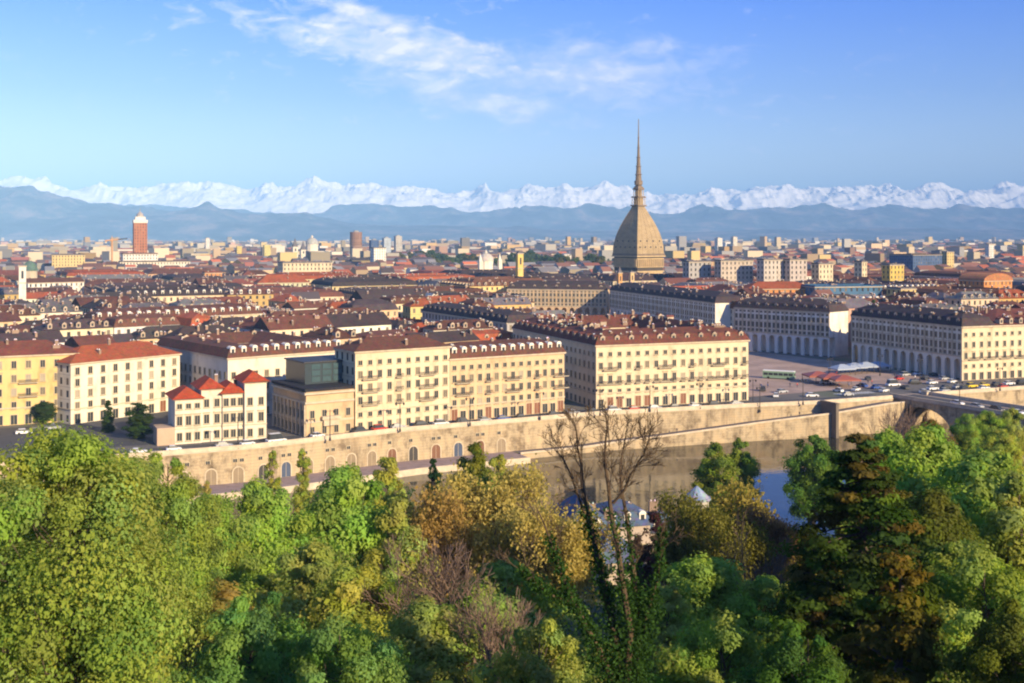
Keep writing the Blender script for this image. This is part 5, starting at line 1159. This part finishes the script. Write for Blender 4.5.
def leaves(name, P, Nn, size, tint, rs, narrow=.62):
    """P centres, Nn preferred normals, size array, tint Nx3"""
    n = len(P); Nn = Nn + rs.normal(0, .34, (n, 3)); Nn /= np.linalg.norm(Nn, axis=1)[:, None] + 1e-9
    A = np.cross(Nn, rs.normal(0, 1, (n, 3))); A /= np.linalg.norm(A, axis=1)[:, None] + 1e-9; B = np.cross(Nn, A)
    s = size[:, None]; v_ = np.empty((n, 4, 3)); v_[:, 0] = P - A * s; v_[:, 1] = P - B * s * narrow + Nn * s * .18; v_[:, 2] = P + A * s; v_[:, 3] = P + B * s * narrow + Nn * s * .18
    me = bpy.data.meshes.new(name); me.vertices.add(4 * n); me.vertices.foreach_set('co', v_.ravel().astype(np.float32)); me.loops.add(4 * n); me.loops.foreach_set('vertex_index', np.arange(4 * n, dtype=np.int32))
    me.polygons.add(n); me.polygons.foreach_set('loop_start', np.arange(0, 4 * n, 4, dtype=np.int32)); me.update(calc_edges=True)
    at_ = me.color_attributes.new('Col', 'FLOAT_COLOR', 'POINT'); col_ = np.ones((n, 4, 4)); col_[:, :, :3] = tint[:, None, :]; at_.data.foreach_set('color', col_.ravel().astype(np.float32))
    me.materials.append(LEAF); return me
def wander(m, p, q, r0, r1, rs, n=4, seg=5, amp=.06, sag=0):
    p, q = np.array(p, float), np.array(q, float); l = np.linalg.norm(q - p); prev = p
    for k in range(1, seg + 1):
        t_ = k / seg; c = p + (q - p) * t_ + (rs.normal(0, amp * l, 3) * (1 if k < seg else 0)); c[2] += sag * math.sin(math.pi * t_) * l
        m.tube(prev, c, r0 + (r1 - r0) * (k - 1) / seg, r0 + (r1 - r0) * t_, n); prev = c
def tree_proto(seed, Ht, Rw, shape='round', clumps=90, per=220, leaf=.3, z0=.18, hue=.2, bark=None, cr=.16, tints=None, fill=.55, twigs=0, radial=False):
    """Ht, Rw in metres; returns (trunk mesh, crown mesh)"""
    rs = np.random.RandomState(seed); P = []; Nn = []; T = []; Sz = []; m = MB(); tr = Ht * .022
    wander(m, (0, 0, -1), (rs.normal(0, .2), rs.normal(0, .2), Ht * .5), tr * 1.3, tr * .7, rs, 8, 5, .012); wander(m, (0, 0, Ht * .49), (0, 0, Ht * .93), tr * .7, tr * .12, rs, 6, 5, .02)
    lob = rs.uniform(.72, 1.18, 7); lph = rs.uniform(0, 6.28, 7)
    for k in range(clumps):
        for _ in range(60):
            t_ = rs.uniform(0, 1); a = rs.uniform(0, 2 * math.pi)
            if shape == 'round': env = math.sin(math.pi * min(1, (t_ * .86 + .12))) ** .55
            elif shape == 'tall': env = math.sin(math.pi * min(1, t_ * .88 + .1)) ** .7
            elif shape == 'slim': env = math.sin(math.pi * min(1, t_ * .8 + .17)) ** .6
            elif shape == 'cone': env = (1 - t_) ** .62 * (1 if t_ > .06 else .7) + .03
            env *= lob[int(a / 6.284 * 7) % 7] * (1 + .18 * math.sin(3 * t_ * 6.28 + lph[int(a * 1.1) % 7])); f_ = rs.uniform(0, 1) ** (1 - fill)
            if rs.rand() < env + .15: break
        r = Rw * env * f_ * .92; z = Ht * (z0 + (1 - z0) * t_ * .97); c = np.array([r * math.cos(a), r * math.sin(a), z]); rad = Rw * cr * 2 * rs.uniform(.55, 1.25) * (.55 if t_ > .9 else .8 if t_ > .78 else 1)
        zs = max(Ht * .12, z - r * .75 - Ht * .08 * rs.rand()) if not radial else z + .1; wander(m, (0, 0, min(zs, Ht * .9)), c, tr * .30 * (1 - t_ * .6), tr * .06, rs, 4, 4, .05)
        for _ in range(twigs): d = rs.normal(0, 1, 3); d[2] = abs(d[2]); d /= np.linalg.norm(d); m.tube(c, c + d * rad * 1.2, .03, .012, 3)
        n = int(per * rs.uniform(.6, 1.3)); d = rs.normal(0, 1, (n, 3)); d /= np.linalg.norm(d, axis=1)[:, None]; rr_ = rad * rs.uniform(.25, 1.0, n) ** .5 * rs.uniform(.75, 1.35, n)
        q = c + d * rr_[:, None] * np.array([1, 1, .72 if not radial else .35]); out_ = q - np.array([0, 0, z0 * Ht + (1 - z0) * Ht * .4]); out_ /= np.linalg.norm(out_, axis=1)[:, None] + 1e-9
        P.append(q); Nn.append(d * .8 + out_ * .5 + np.array([0, 0, .25])); base = np.array(tints[rs.randint(len(tints))] if tints else (1, 1, 1)) * rs.uniform(1 - hue, 1 + hue * 1.3); base = base * np.array([rs.uniform(.78, 1.16), 1, rs.uniform(.7, 1.2)])
        T.append(base * rs.uniform(.88, 1.12, (n, 1))); Sz.append(leaf * rs.choice([.45, .7, 1.0, 1.35], n, p=[.35, .35, .22, .08]) * rs.uniform(.8, 1.2, n))
    return m.mesh('trunk', bark or M['bark']), leaves('crown', np.concatenate(P), np.concatenate(Nn), np.concatenate(Sz), np.concatenate(T), rs), Ht, Rw
def bare_proto(seed, Ht, spread, lev=6, bark=None, buds=0, bud=.12, tint=None, minr=.012, start=.25):
    rs = np.random.RandomState(seed); m = MB(); B = []
    def go(p, d, l, r, k):
        n = 3 if k < 3 else 2; prev = p; dd = d
        for s_ in range(n):
            dd = dd + rs.normal(0, .10, 3) + np.array([0, 0, .05]); dd /= np.linalg.norm(dd); q = prev + dd * l / n; m.tube(prev, q, max(minr, r * (1 - s_ * .18)), max(minr, r * (1 - (s_ + 1) * .18)), 6 if k < 2 else 3); prev = q
            if k >= 1 and k < lev and rs.rand() < .75: a = rs.normal(0, 1, 3); a -= a.dot(dd) * dd; a /= np.linalg.norm(a); go(q, (dd * .75 + a * spread * 1.1) / np.linalg.norm(dd * .75 + a * spread * 1.1), l * rs.uniform(.5, .75), r * .5, k + 2)
        if k >= lev:
            if buds: B.append(prev)
            return
        nb = rs.randint(2, 4)
        for _ in range(nb): a = rs.normal(0, 1, 3); a -= a.dot(dd) * dd; a /= np.linalg.norm(a); e = dd + a * spread * rs.uniform(.6, 1.2) + np.array([0, 0, .12]); go(prev, e / np.linalg.norm(e), l * rs.uniform(.66, .86), r * .62, k + 1)
    go(np.array([0, 0, -.5]), np.array([0, 0, 1.0]), Ht * start, Ht * .018, 0)
    zmax = max(v_[2] for v_ in m.v); k = Ht / zmax; m.v = [(x * k, y * k, z * k) for x, y, z in m.v]
    if not buds: return m.mesh('trunk', bark or M['bark']), None, Ht, Ht * .35
    Bp = np.repeat(np.array(B) * k, buds, axis=0) + rs.normal(0, .55, (len(B) * buds, 3)); n = len(Bp); T = np.ones((n, 3)) * rs.uniform(.7, 1.3, (n, 1))
    return m.mesh('trunk', bark or M['bark']), leaves('crown', Bp, rs.normal(0, 1, (n, 3)) + [0, 0, .5], bud * rs.uniform(.5, 1.3, n), T, rs), Ht, Ht * .35
TREES = []
def plant(proto, px, ytop, Y, color, label, cat='tree', name='leafy_tree', wpx=None, rz=None, base=None, group=None, wk=1.0):
    tm, cm, H0, R0 = proto; x = xw(px, Y); zb = zg(x, Y) if base is None else base; h = zt(ytop, Y) - zb; s = h / H0; sw = (wpx / 2 * Y / F / R0) if wpx else s * wk
    root = empty(name, (x, Y, zb), rz if rz is not None else R.uniform(0, 6.28), label, cat, group)
    sz = min(s, 1.25 * sw) if cm else s; dz_ = h - sz * H0
    put('trunk', tm, root, (0, 0, dz_), sc=(sw, sw, sz))
    if dz_ > .8: m = MB(); m.tube((0, 0, -.8), (0, 0, dz_), H0 * .03 * sw, H0 * .026 * sw, 8); m.obj('trunk_base', M['bark'], root)
    if cm: put('crown', cm, root, (0, 0, dz_), sc=(sw, sw, sz), color=color)
    TREES.append((px, ytop, root)); return root
# colours (leaf reflectance)
OLV = (0.30, 0.37, 0.08); YG = (0.40, 0.42, 0.08); GRN = (0.30, 0.40, 0.085); BG = (0.30, 0.42, 0.08); DG = (0.06, 0.10, 0.03); YO = (0.50, 0.40, 0.12); TEAL = (0.20, 0.34, 0.09); BRN = (0.28, 0.17, 0.08); MG = (0.36, 0.39, 0.10)
PR = [tree_proto(100 + i, 18, 6.2, 'round', 130, 380, .25) for i in range(3)]
PT = [tree_proto(200 + i, 20, 4.2, 'tall', 115, 340, .24, .1) for i in range(3)]
PS = [tree_proto(300 + i, 20, 2.3, 'slim', 130, 150, .20, .05, cr=.19) for i in range(2)]
PC = tree_proto(400, 20, 1.5, 'slim', 150, 150, .18, .02, cr=.22)
PN = [tree_proto(250 + i, 14, 5.6, 'round', 150, 480, .15, .02, cr=.13, fill=.6) for i in range(2)]
PB = [bare_proto(500 + i, 16, .62, 6, M['barkred'], minr=.02) for i in range(2)]
PY = [bare_proto(520 + i, 17, .6, 6, M['bark'], buds=22, bud=.21, minr=.02) for i in range(2)]
BIG = tree_proto(600, 15, 6.6, 'round', 260, 640, .115, .0, cr=.125, fill=.62, hue=.22)
# the crown of the big near tree
plant(BIG, 78, 424, 47, OLV, 'biggest and nearest olive green tree filling the lower left corner', wpx=262, base=29)
plant(PN[0], -12, 452, 58, MG, 'dark olive tree cut off by the left edge behind the biggest one', wpx=190, base=25)
plant(PN[1], 168, 452, 66, OLV, 'olive tree behind the right shoulder of the biggest tree', wpx=110, base=22)
plant(PN[0], 100, 436, 75, GRN, 'green tree just behind the top of the biggest tree', wpx=130, base=18)
plant(PR[0], 262, 481, 97, BG, 'round bright green tree right of the biggest tree', wpx=92)
plant(PR[1], 208, 492, 88, GRN, 'mid green tree between the biggest tree and the round bright one', wpx=80)
plant(PR[2], 345, 466, 104, BG, 'broad bright green tree below the steps of the embankment', wpx=112)
plant(PS[0], 272, 449, 180, YG, 'left of two thin yellowish poplars before the arched wall', wpx=20, name='poplar')
plant(PS[1], 303, 446, 180, YG, 'right of two thin yellowish poplars before the arched wall', wpx=21, name='poplar')
plant(PS[1], 207, 478, 178, YO, 'small yellow-brown thin tree before the arched wall at left', wpx=16, name='poplar')
plant(PT[0], 386, 455, 168, YG, 'yellow green tree standing left of the dark cypress', wpx=56)
plant(PC, 433, 453, 180, (0.03, 0.07, 0.022), 'slim dark cypress in front of the embankment', name='cypress', wpx=16)
plant(PT[1], 474, 441, 160, (0.20, 0.22, 0.03), 'tall yellow green tree right of the slim cypress', wpx=50)
plant(PT[2], 499, 452, 150, YG, 'yellowish tree with loose crown, next right of the tall one by the cypress', wpx=44)
plant(PY[0], 505, 476, 112, YO, 'orange-yellow budding tree left of the ivy-clad bare tree', wpx=110, name='budding_tree')
plant(PY[1], 450, 492, 108, (0.42, 0.28, 0.09), 'orange-brown budding tree below the slim cypress', wpx=110, name='budding_tree')
plant(PY[0], 545, 512, 98, YO, 'yellow budding tree close to the left limb of the ivy-clad tree', wpx=90, name='budding_tree')
plant(PB[0], 408, 540, 72, None, 'bare reddish tree with fine twigs in the lower centre', name='bare_tree', wpx=110)
plant(PB[1], 462, 528, 70, None, 'bare grey-brown tree with a dense twig crown in the lower centre', name='bare_tree', wpx=130)
plant(PB[1], 505, 590, 55, None, 'low bare tree near the bottom edge left of the ivy trunk', name='bare_tree', wpx=110)
plant(PT[0], 395, 495, 100, MG, 'dull green tree behind the bare reddish one', wpx=70)
plant(PR[0], 310, 545, 80, MG, 'dull green tree below the broad bright green one', wpx=110)
plant(PN[1], 250, 590, 58, TEAL, 'dark bluish green tree at the bottom, right of the biggest tree', wpx=150, base=14)
plant(PN[0], 340, 615, 52, TEAL, 'deep green bushy tree at the bottom between biggest and bare trees', wpx=140, base=14)
plant(PR[2], 425, 600, 58, MG, 'olive tree at the bottom under the bare reddish one', wpx=120)
plant(PR[1], 505, 560, 80, OLV, 'olive green tree behind the low bare one', wpx=130)
plant(PN[1], 540, 622, 50, MG, 'yellowish green bush-like tree by the foot of the ivy trunk', wpx=130, base=16)
plant(PT[1], 718, 441, 212, (0.24, 0.30, 0.05), 'willow-like tree with two rounded heads at the water', wpx=52)
plant(PT[2], 740, 436, 216, (0.22, 0.30, 0.05), 'taller right head of the willow-like pair at the water', wpx=34)
plant(PR[1], 814, 434, 205, (0.15, 0.25, 0.045), 'smooth round green tree beside the blue water', wpx=54)
plant(PY[1], 722, 490, 130, (0.36, 0.29, 0.07), 'yellow-brown budding tree below the willow-like pair', name='budding_tree', wpx=110)
plant(PY[0], 690, 500, 118, (0.20, 0.19, 0.04), 'thin olive budding tree right of the river villa', name='budding_tree', wpx=80)
plant(PB[0], 764, 506, 95, None, 'bare pinkish tree left of the dark copper conifer', name='bare_tree', wpx=70)
plant(PY[1], 766, 510, 120, (0.34, 0.18, 0.10), 'pinkish budding tree behind the bare one left of the conifer', name='budding_tree', wpx=64)
plant(PS[0], 655, 508, 150, (0.09, 0.035, 0.04), 'small dark purple-leaved tree in front of the river villa', name='plum_tree', wpx=34)
plant(PS[1], 640, 530, 140, (0.10, 0.05, 0.05), 'second smaller purple-leaved tree left of the darker one', name='plum_tree', wpx=34)
plant(PR[0], 702, 556, 86, BG, 'vivid green tree in the lower centre right', wpx=130)
plant(PN[0], 722, 610, 56, GRN, 'green tree at the bottom left of the conifer', wpx=150, base=14)
plant(PT[0], 668, 585, 70, MG, 'dull green tree between the ivy trunk and the vivid green tree', wpx=70)
plant(PN[1], 808, 625, 48, (0.10, 0.19, 0.04), 'light green bush-like tree at the bottom under the conifer', wpx=130, base=17)
plant(PR[2], 925, 427, 92, BG, 'bright green tree behind the right side of the conifer', wpx=118)
plant(PR[1], 985, 447, 84, GRN, 'broad green tree near the right edge', wpx=140)
plant(PR[0], 885, 430, 110, BG, 'bright green tree right behind the tip of the conifer', wpx=80)
plant(PT[1], 1020, 470, 78, MG, 'dull green tree cut off by the right edge', wpx=90)
plant(PN[0], 985, 545, 56, GRN, 'green tree in the lower right corner', wpx=170, base=17)
plant(PN[1], 1030, 600, 46, (0.15, 0.17, 0.03), 'olive green tree at the extreme lower right', wpx=150, base=17)
plant(PR[2], 935, 490, 75, (0.13, 0.15, 0.03), 'olive tree in the gap right of the conifer', wpx=110)
for i, (px, yt, w, lb) in enumerate([(884, 402, 40, 'leftmost bare purple-grey tree before the bridge'), (905, 396, 46, 'tallest bare purple-grey tree before the bridge'), (930, 403, 44, 'third bare purple-grey tree from the left before the bridge'), (952, 418, 40, 'rightmost and lowest bare purple-grey tree before the bridge')]):
    plant(PB[i % 2], px, yt, 236, None, lb, name='bare_tree', wpx=w * 1.25)
for i, (px, yt, w, c_, lb) in enumerate([(930, 420, 40, (0.22, 0.15, 0.04), 'yellow-brown budding tree behind the bright green one'), (967, 413, 34, GRN, 'leftmost of three small green trees below the bridge'), (988, 411, 34, GRN, 'middle of three small green trees below the bridge'), (1012, 409, 36, MG, 'rightmost of three small green trees below the bridge'), (1000, 428, 44, YG, 'yellow green tree above the broad green one at right')]):
    plant(PR[i % 3], px, yt, 215 - (20 if i == 4 else 0), c_, lb, wpx=w)
# copper conifer
CON = tree_proto(700, 17, 5.2, 'cone', 430, 260, .14, .02, cr=.085, fill=.7, tints=[(.75, .62, .38), (.6, .5, .3), (.30, .55, .25), (.24, .45, .22), (.3, .45, .22), (.7, 1.2, .45), (.5, .8, .4)], radial=True, hue=.25)
plant(CON, 862, 428, 60, (0.19, 0.185, 0.085), 'large dark conifer with rusty copper and green sprays', 'conifer', 'conifer', wpx=215, base=27)
CON2 = tree_proto(701, 14, 4.2, 'cone', 240, 220, .15, .02, cr=.1, fill=.7, tints=[(.9, .7, .36), (.7, .6, .3), (.5, .65, .28)], radial=True, hue=.25)
plant(CON2, 900, 540, 50, (0.21, 0.20, 0.075), 'lower brown-green conifer in front of the large dark one', 'conifer', 'conifer', wpx=190, base=20)
# ivy-clad bare tree, limbs laid out in real metres around its trunk
def ivy_tree():
    Y = 45.0; k = Y / F; X0 = xw(630, Y); zb = 28.5; root = empty('ivy_clad_tree', (X0, Y, zb), 0, 'bare forked tree with ivy up its trunk rising in front of the river villa', 'tree'); rs = np.random.RandomState(9)
    P = lambda px, py, dy=0.0: np.array([(px - 630) * k, dy, H - (py - HY) * k - zb]); m = MB(); tips = []; ivy = []
    limbs = [([(630, 760, 0), (626, 690, 0), (612, 620, .3), (598, 560, .5), (588, 510, .6), (582, 465, .5), (577, 432, .4)], .20, .03), ([(626, 690, 0), (630, 630, -.2), (620, 570, -.4), (610, 510, -.5), (604, 460, -.4), (606, 428, -.3)], .17, .03), ([(634, 700, 0), (640, 640, .4), (636, 580, .6), (628, 520, .7), (622, 475, .9), (628, 442, 1)], .13, .025),
             ([(618, 700, 0), (596, 640, -.5), (575, 600, -.8), (560, 565, -1), (548, 530, -1), (538, 505, -1.1)], .13, .025), ([(608, 600, .5), (590, 530, .9), (572, 480, 1.1), (556, 455, 1.2)], .08, .02), ([(640, 650, .2), (652, 600, .1), (660, 560, 0), (664, 530, 0)], .07, .02), ([(612, 500, -.5), (628, 470, -.9), (636, 455, -1.1), (643, 440, -1.2)], .06, .02), ([(575, 600, -.8), (556, 590, -1), (536, 575, -1.2), (520, 560, -1.3)], .07, .02)]
    def sub(p, d, l, r, lv):
        q = p; dd = d
        for _ in range(3): dd = dd + rs.normal(0, .13, 3) + np.array([0, 0, .06]); dd /= np.linalg.norm(dd); n_ = q + dd * l / 3; m.tube(q, n_, max(.010, r), max(.009, r * .75), 3); q = n_; r *= .8
        if lv > 0:
            for _ in range(3 if lv > 1 else 2): e = dd + rs.normal(0, .42, 3); e /= np.linalg.norm(e); sub(q - dd * l * rs.uniform(0, .5), e, l * rs.uniform(.55, .8), r * .8, lv - 1)
    for pts, r0, r1 in limbs:
        Q = [P(*p) for p in pts]; n = len(Q)
        for i in range(n - 1):
            a, b_ = Q[i], Q[i + 1]; ra, rb = r0 + (r1 - r0) * i / (n - 1), r0 + (r1 - r0) * (i + 1) / (n - 1); c = (a + b_) / 2 + rs.normal(0, .05, 3); m.tube(a, c, ra, (ra + rb) / 2, 7); m.tube(c, b_, (ra + rb) / 2, rb, 7); d = (b_ - a) / np.linalg.norm(b_ - a)
            if pts[i][1] < 590:
                for _ in range(6 if pts[i][1] < 520 else 3): e = d + rs.normal(0, .5, 3) + np.array([0, 0, .1]); e /= np.linalg.norm(e); sub(a + (b_ - a) * rs.rand(), e, rs.uniform(.45, .85), ra * .35, 3)
            if pts[i][1] > 555: n2 = int(1000 * (1.3 if pts[i][1] > 640 else .8 if pts[i][1] > 600 else .35)); t_ = rs.rand(n2, 1); ivy.append(a + (b_ - a) * t_ + rs.normal(0, ra * .9 + (.22 if pts[i][1] > 640 else .07), (n2, 3)))
        sub(Q[-1], d, .5, r1, 3)
    m.obj('trunk', mat('brown_bark', (0.085, 0.055, 0.03), .95, .4, 3), root); I = np.concatenate(ivy); n = len(I); me = leaves('ivy', I, rs.normal(0, 1, (n, 3)), .075 * rs.uniform(.6, 1.3, n), np.ones((n, 3)) * rs.uniform(.6, 1.4, (n, 1)), rs); put('ivy', me, root, color=(0.05, 0.11, 0.025))
ivy_tree()
# fillers behind and between, each its own tree
SKX = [0, 90, 140, 200, 260, 345, 400, 450, 480, 540, 556, 560, 690, 700, 735, 790, 840, 900, 960, 1024]; SKY_ = [455, 440, 455, 500, 500, 490, 500, 520, 500, 540, 590, 605, 600, 560, 520, 520, 470, 450, 450, 440]
fl = []; cl_ = [('mid green', GRN), ('olive', OLV), ('dull green', MG), ('yellow green', YG), ('yellow-brown', (0.36, 0.29, 0.08)), ('olive', OLV), ('bright green', BG)]; rf_ = random.Random(21)
for Y in (150, 128, 108, 88, 70):
    n = 13 if Y > 100 else 10
    for k in range(n):
        px = (k + rf_.random()) * 1060 / n - 10; yt = float(np.interp(px, SKX, SKY_)) + rf_.uniform(8, 34) + (150 - Y) * .75; nm, c_ = rf_.choice(cl_); 
        if 548 < px < 645 and Y > 100: yt = max(yt, 640)
        pr = rf_.choice(PR + PT); o = plant(pr, px, yt, Y, c_, 'x', wpx=rf_.uniform(70, 110) * 120 / Y * .8, group='trees filling the hillside wood'); fl.append((px, yt, nm, o))
TL = [('biggest tree', 78, 520), ('slim cypress', 433, 480), ('broad bright tree', 345, 500), ('ivy-clad tree', 610, 560), ('vivid green tree', 702, 590), ('copper conifer', 862, 520), ('willow-like pair', 730, 465), ('round waterside tree', 808, 460), ('bare reddish tree', 408, 590), ('lower right corner tree', 985, 600)]
by = {}
for px, yt, nm, o in fl:
    d, ln, a, b_ = sorted((((px - a) ** 2 + (yt + 30 - b_) ** 2), ln, a, b_) for ln, a, b_ in TL)[0]; dx2, dy2 = px - a, yt + 30 - b_; rel = ('left of' if dx2 < 0 else 'right of') if abs(dx2) > abs(dy2) else ('above' if dy2 < 0 else 'below'); by.setdefault((nm, rel, ln), []).append((d, o))
for (nm, rel, ln), v_ in by.items():
    v_.sort(key=lambda t_: t_[0])
    for i, (_, o) in enumerate(v_): o['label'] = f'{nm} crown in the hillside wood, {ORD[i] + " " if i else ""}nearest {rel} the {ln}'
# trees in the streets on the far bank and in the city
plant(tree_proto(800, 12, 1.9, 'cone', 120, 160, .18, .03, cr=.16), 108, 399, 318, DG, 'left narrow dark conifer in the street before the red roofed cream block', 'conifer', 'conifer', wpx=15, base=0)
plant(tree_proto(801, 12, 2.8, 'slim', 130, 170, .2, .03, cr=.16), 138, 401, 308, (0.05, 0.085, 0.02), 'right thicker dark conifer in the street before the villa', 'conifer', 'conifer', wpx=26, base=0)
CT = [tree_proto(820 + i, 12, 5, 'round', 34, 60, .75, .15, cr=.2) for i in range(3)]
def city_tree(px, py, Y, wpx, hh, c_, label, grp): return plant(CT[len(TREES) % 3], px, HY + F * (H - hh) / Y, Y, c_, label, wpx=wpx, base=0, group=grp)
r5 = random.Random(8)
for i in range(40):
    Y = r5.uniform(1560, 2300); px = r5.uniform(440, 606) if i < 30 else r5.uniform(395, 445); city_tree(px, 0, Y, r5.uniform(13, 20), r5.uniform(20, 29), r5.choice([(0.10, 0.14, 0.03), (0.07, 0.11, 0.03), (0.15, 0.14, 0.04)]), 'green crown in the park that stretches left of the domed tower', 'park trees left of the domed tower')
for px, Y, w, hh, lb in [(30, 640, 22, 12, 'green tree at the foot of the white bell tower'), (42, 655, 16, 11, 'second green tree right of the white bell tower foot'), (95, 600, 18, 17, 'small green tree among the roofs right of the white bell tower'), (820, 560, 16, 20, 'green tree before the long low blue walled block'), (872, 640, 14, 19, 'small green tree right of the blue walled block'), (455, 1250, 14, 16, 'green tree left of the white hill church'), (505, 1180, 18, 17, 'green tree right of the white hill church')]: city_tree(px, 0, Y, w, hh, (0.12, 0.16, 0.03), lb, 'single trees among the roofs')
# riverside shrubs on the far quay
rs = np.random.RandomState(31); nT = 3600; ty = 1500 + 8000 * rs.rand(nT) ** 1.5; tx = (rs.rand(nT) * 2 - 1) * .47 * ty; hh = rs.uniform(6, 13, nT); kq = 14; sz_ = np.repeat(2.2 + ty / 2600, kq)
Pq = np.repeat(np.stack([tx, ty, hh], 1), kq, axis=0) + rs.normal(0, 1, (nT * kq, 3)) * np.stack([sz_ * 1.4, sz_ * 1.4, sz_ * .9], 1)
me = leaves('distant_trees', Pq, rs.normal(0, .6, (nT * kq, 3)) + [0, -.4, .8], sz_ * 1.1, np.ones((nT * kq, 3)) * rs.uniform(.6, 1.3, (nT * kq, 1)), rs); o = put('distant_trees', me, color=(0.09, 0.12, 0.035)); tag(o, 'green crowns scattered between the far city roofs', 'trees', kind='stuff')
for px, py, w_, hh, lb in [(44, 424, 26, 6.5, 'left of three dark green street trees before the yellow block'), (62, 420, 22, 6.0, 'middle of three dark green street trees before the yellow block'), (84, 417, 24, 5.5, 'right of three dark green street trees, before the cream block')]:
    x_, y_ = gp(px, py); plant(PR[1], px, HY + F * (H - hh) / y_, y_, DG, lb, wpx=w_, base=0)
# undergrowth carpet of the slope
rs = np.random.RandomState(77); n = 60000; yy = 22 + 190 * rs.rand(n) ** 1.2; xx = (rs.rand(n) * 2 - 1) * (.5 * yy + 12); nn_ = np.array([zg(a, b_) for a, b_ in zip(xx, yy)]); P = np.stack([xx, yy, nn_ + rs.rand(n) ** 2 * 1.8], 1); keep = P[:, 1] < np.array([nbank(a) - 4 for a in xx]); P = P[keep]; n = len(P)
me = leaves('undergrowth', P, rs.normal(0, .5, (n, 3)) + [0, 0, 1], .35 * rs.uniform(.5, 1.2, n), np.ones((n, 3)) * rs.uniform(.6, 1.4, (n, 1)), rs); o = put('undergrowth', me, color=(0.07, 0.11, 0.025)); tag(o, 'low green bushes and ivy covering the hillside under the trees', 'undergrowth', kind='stuff')
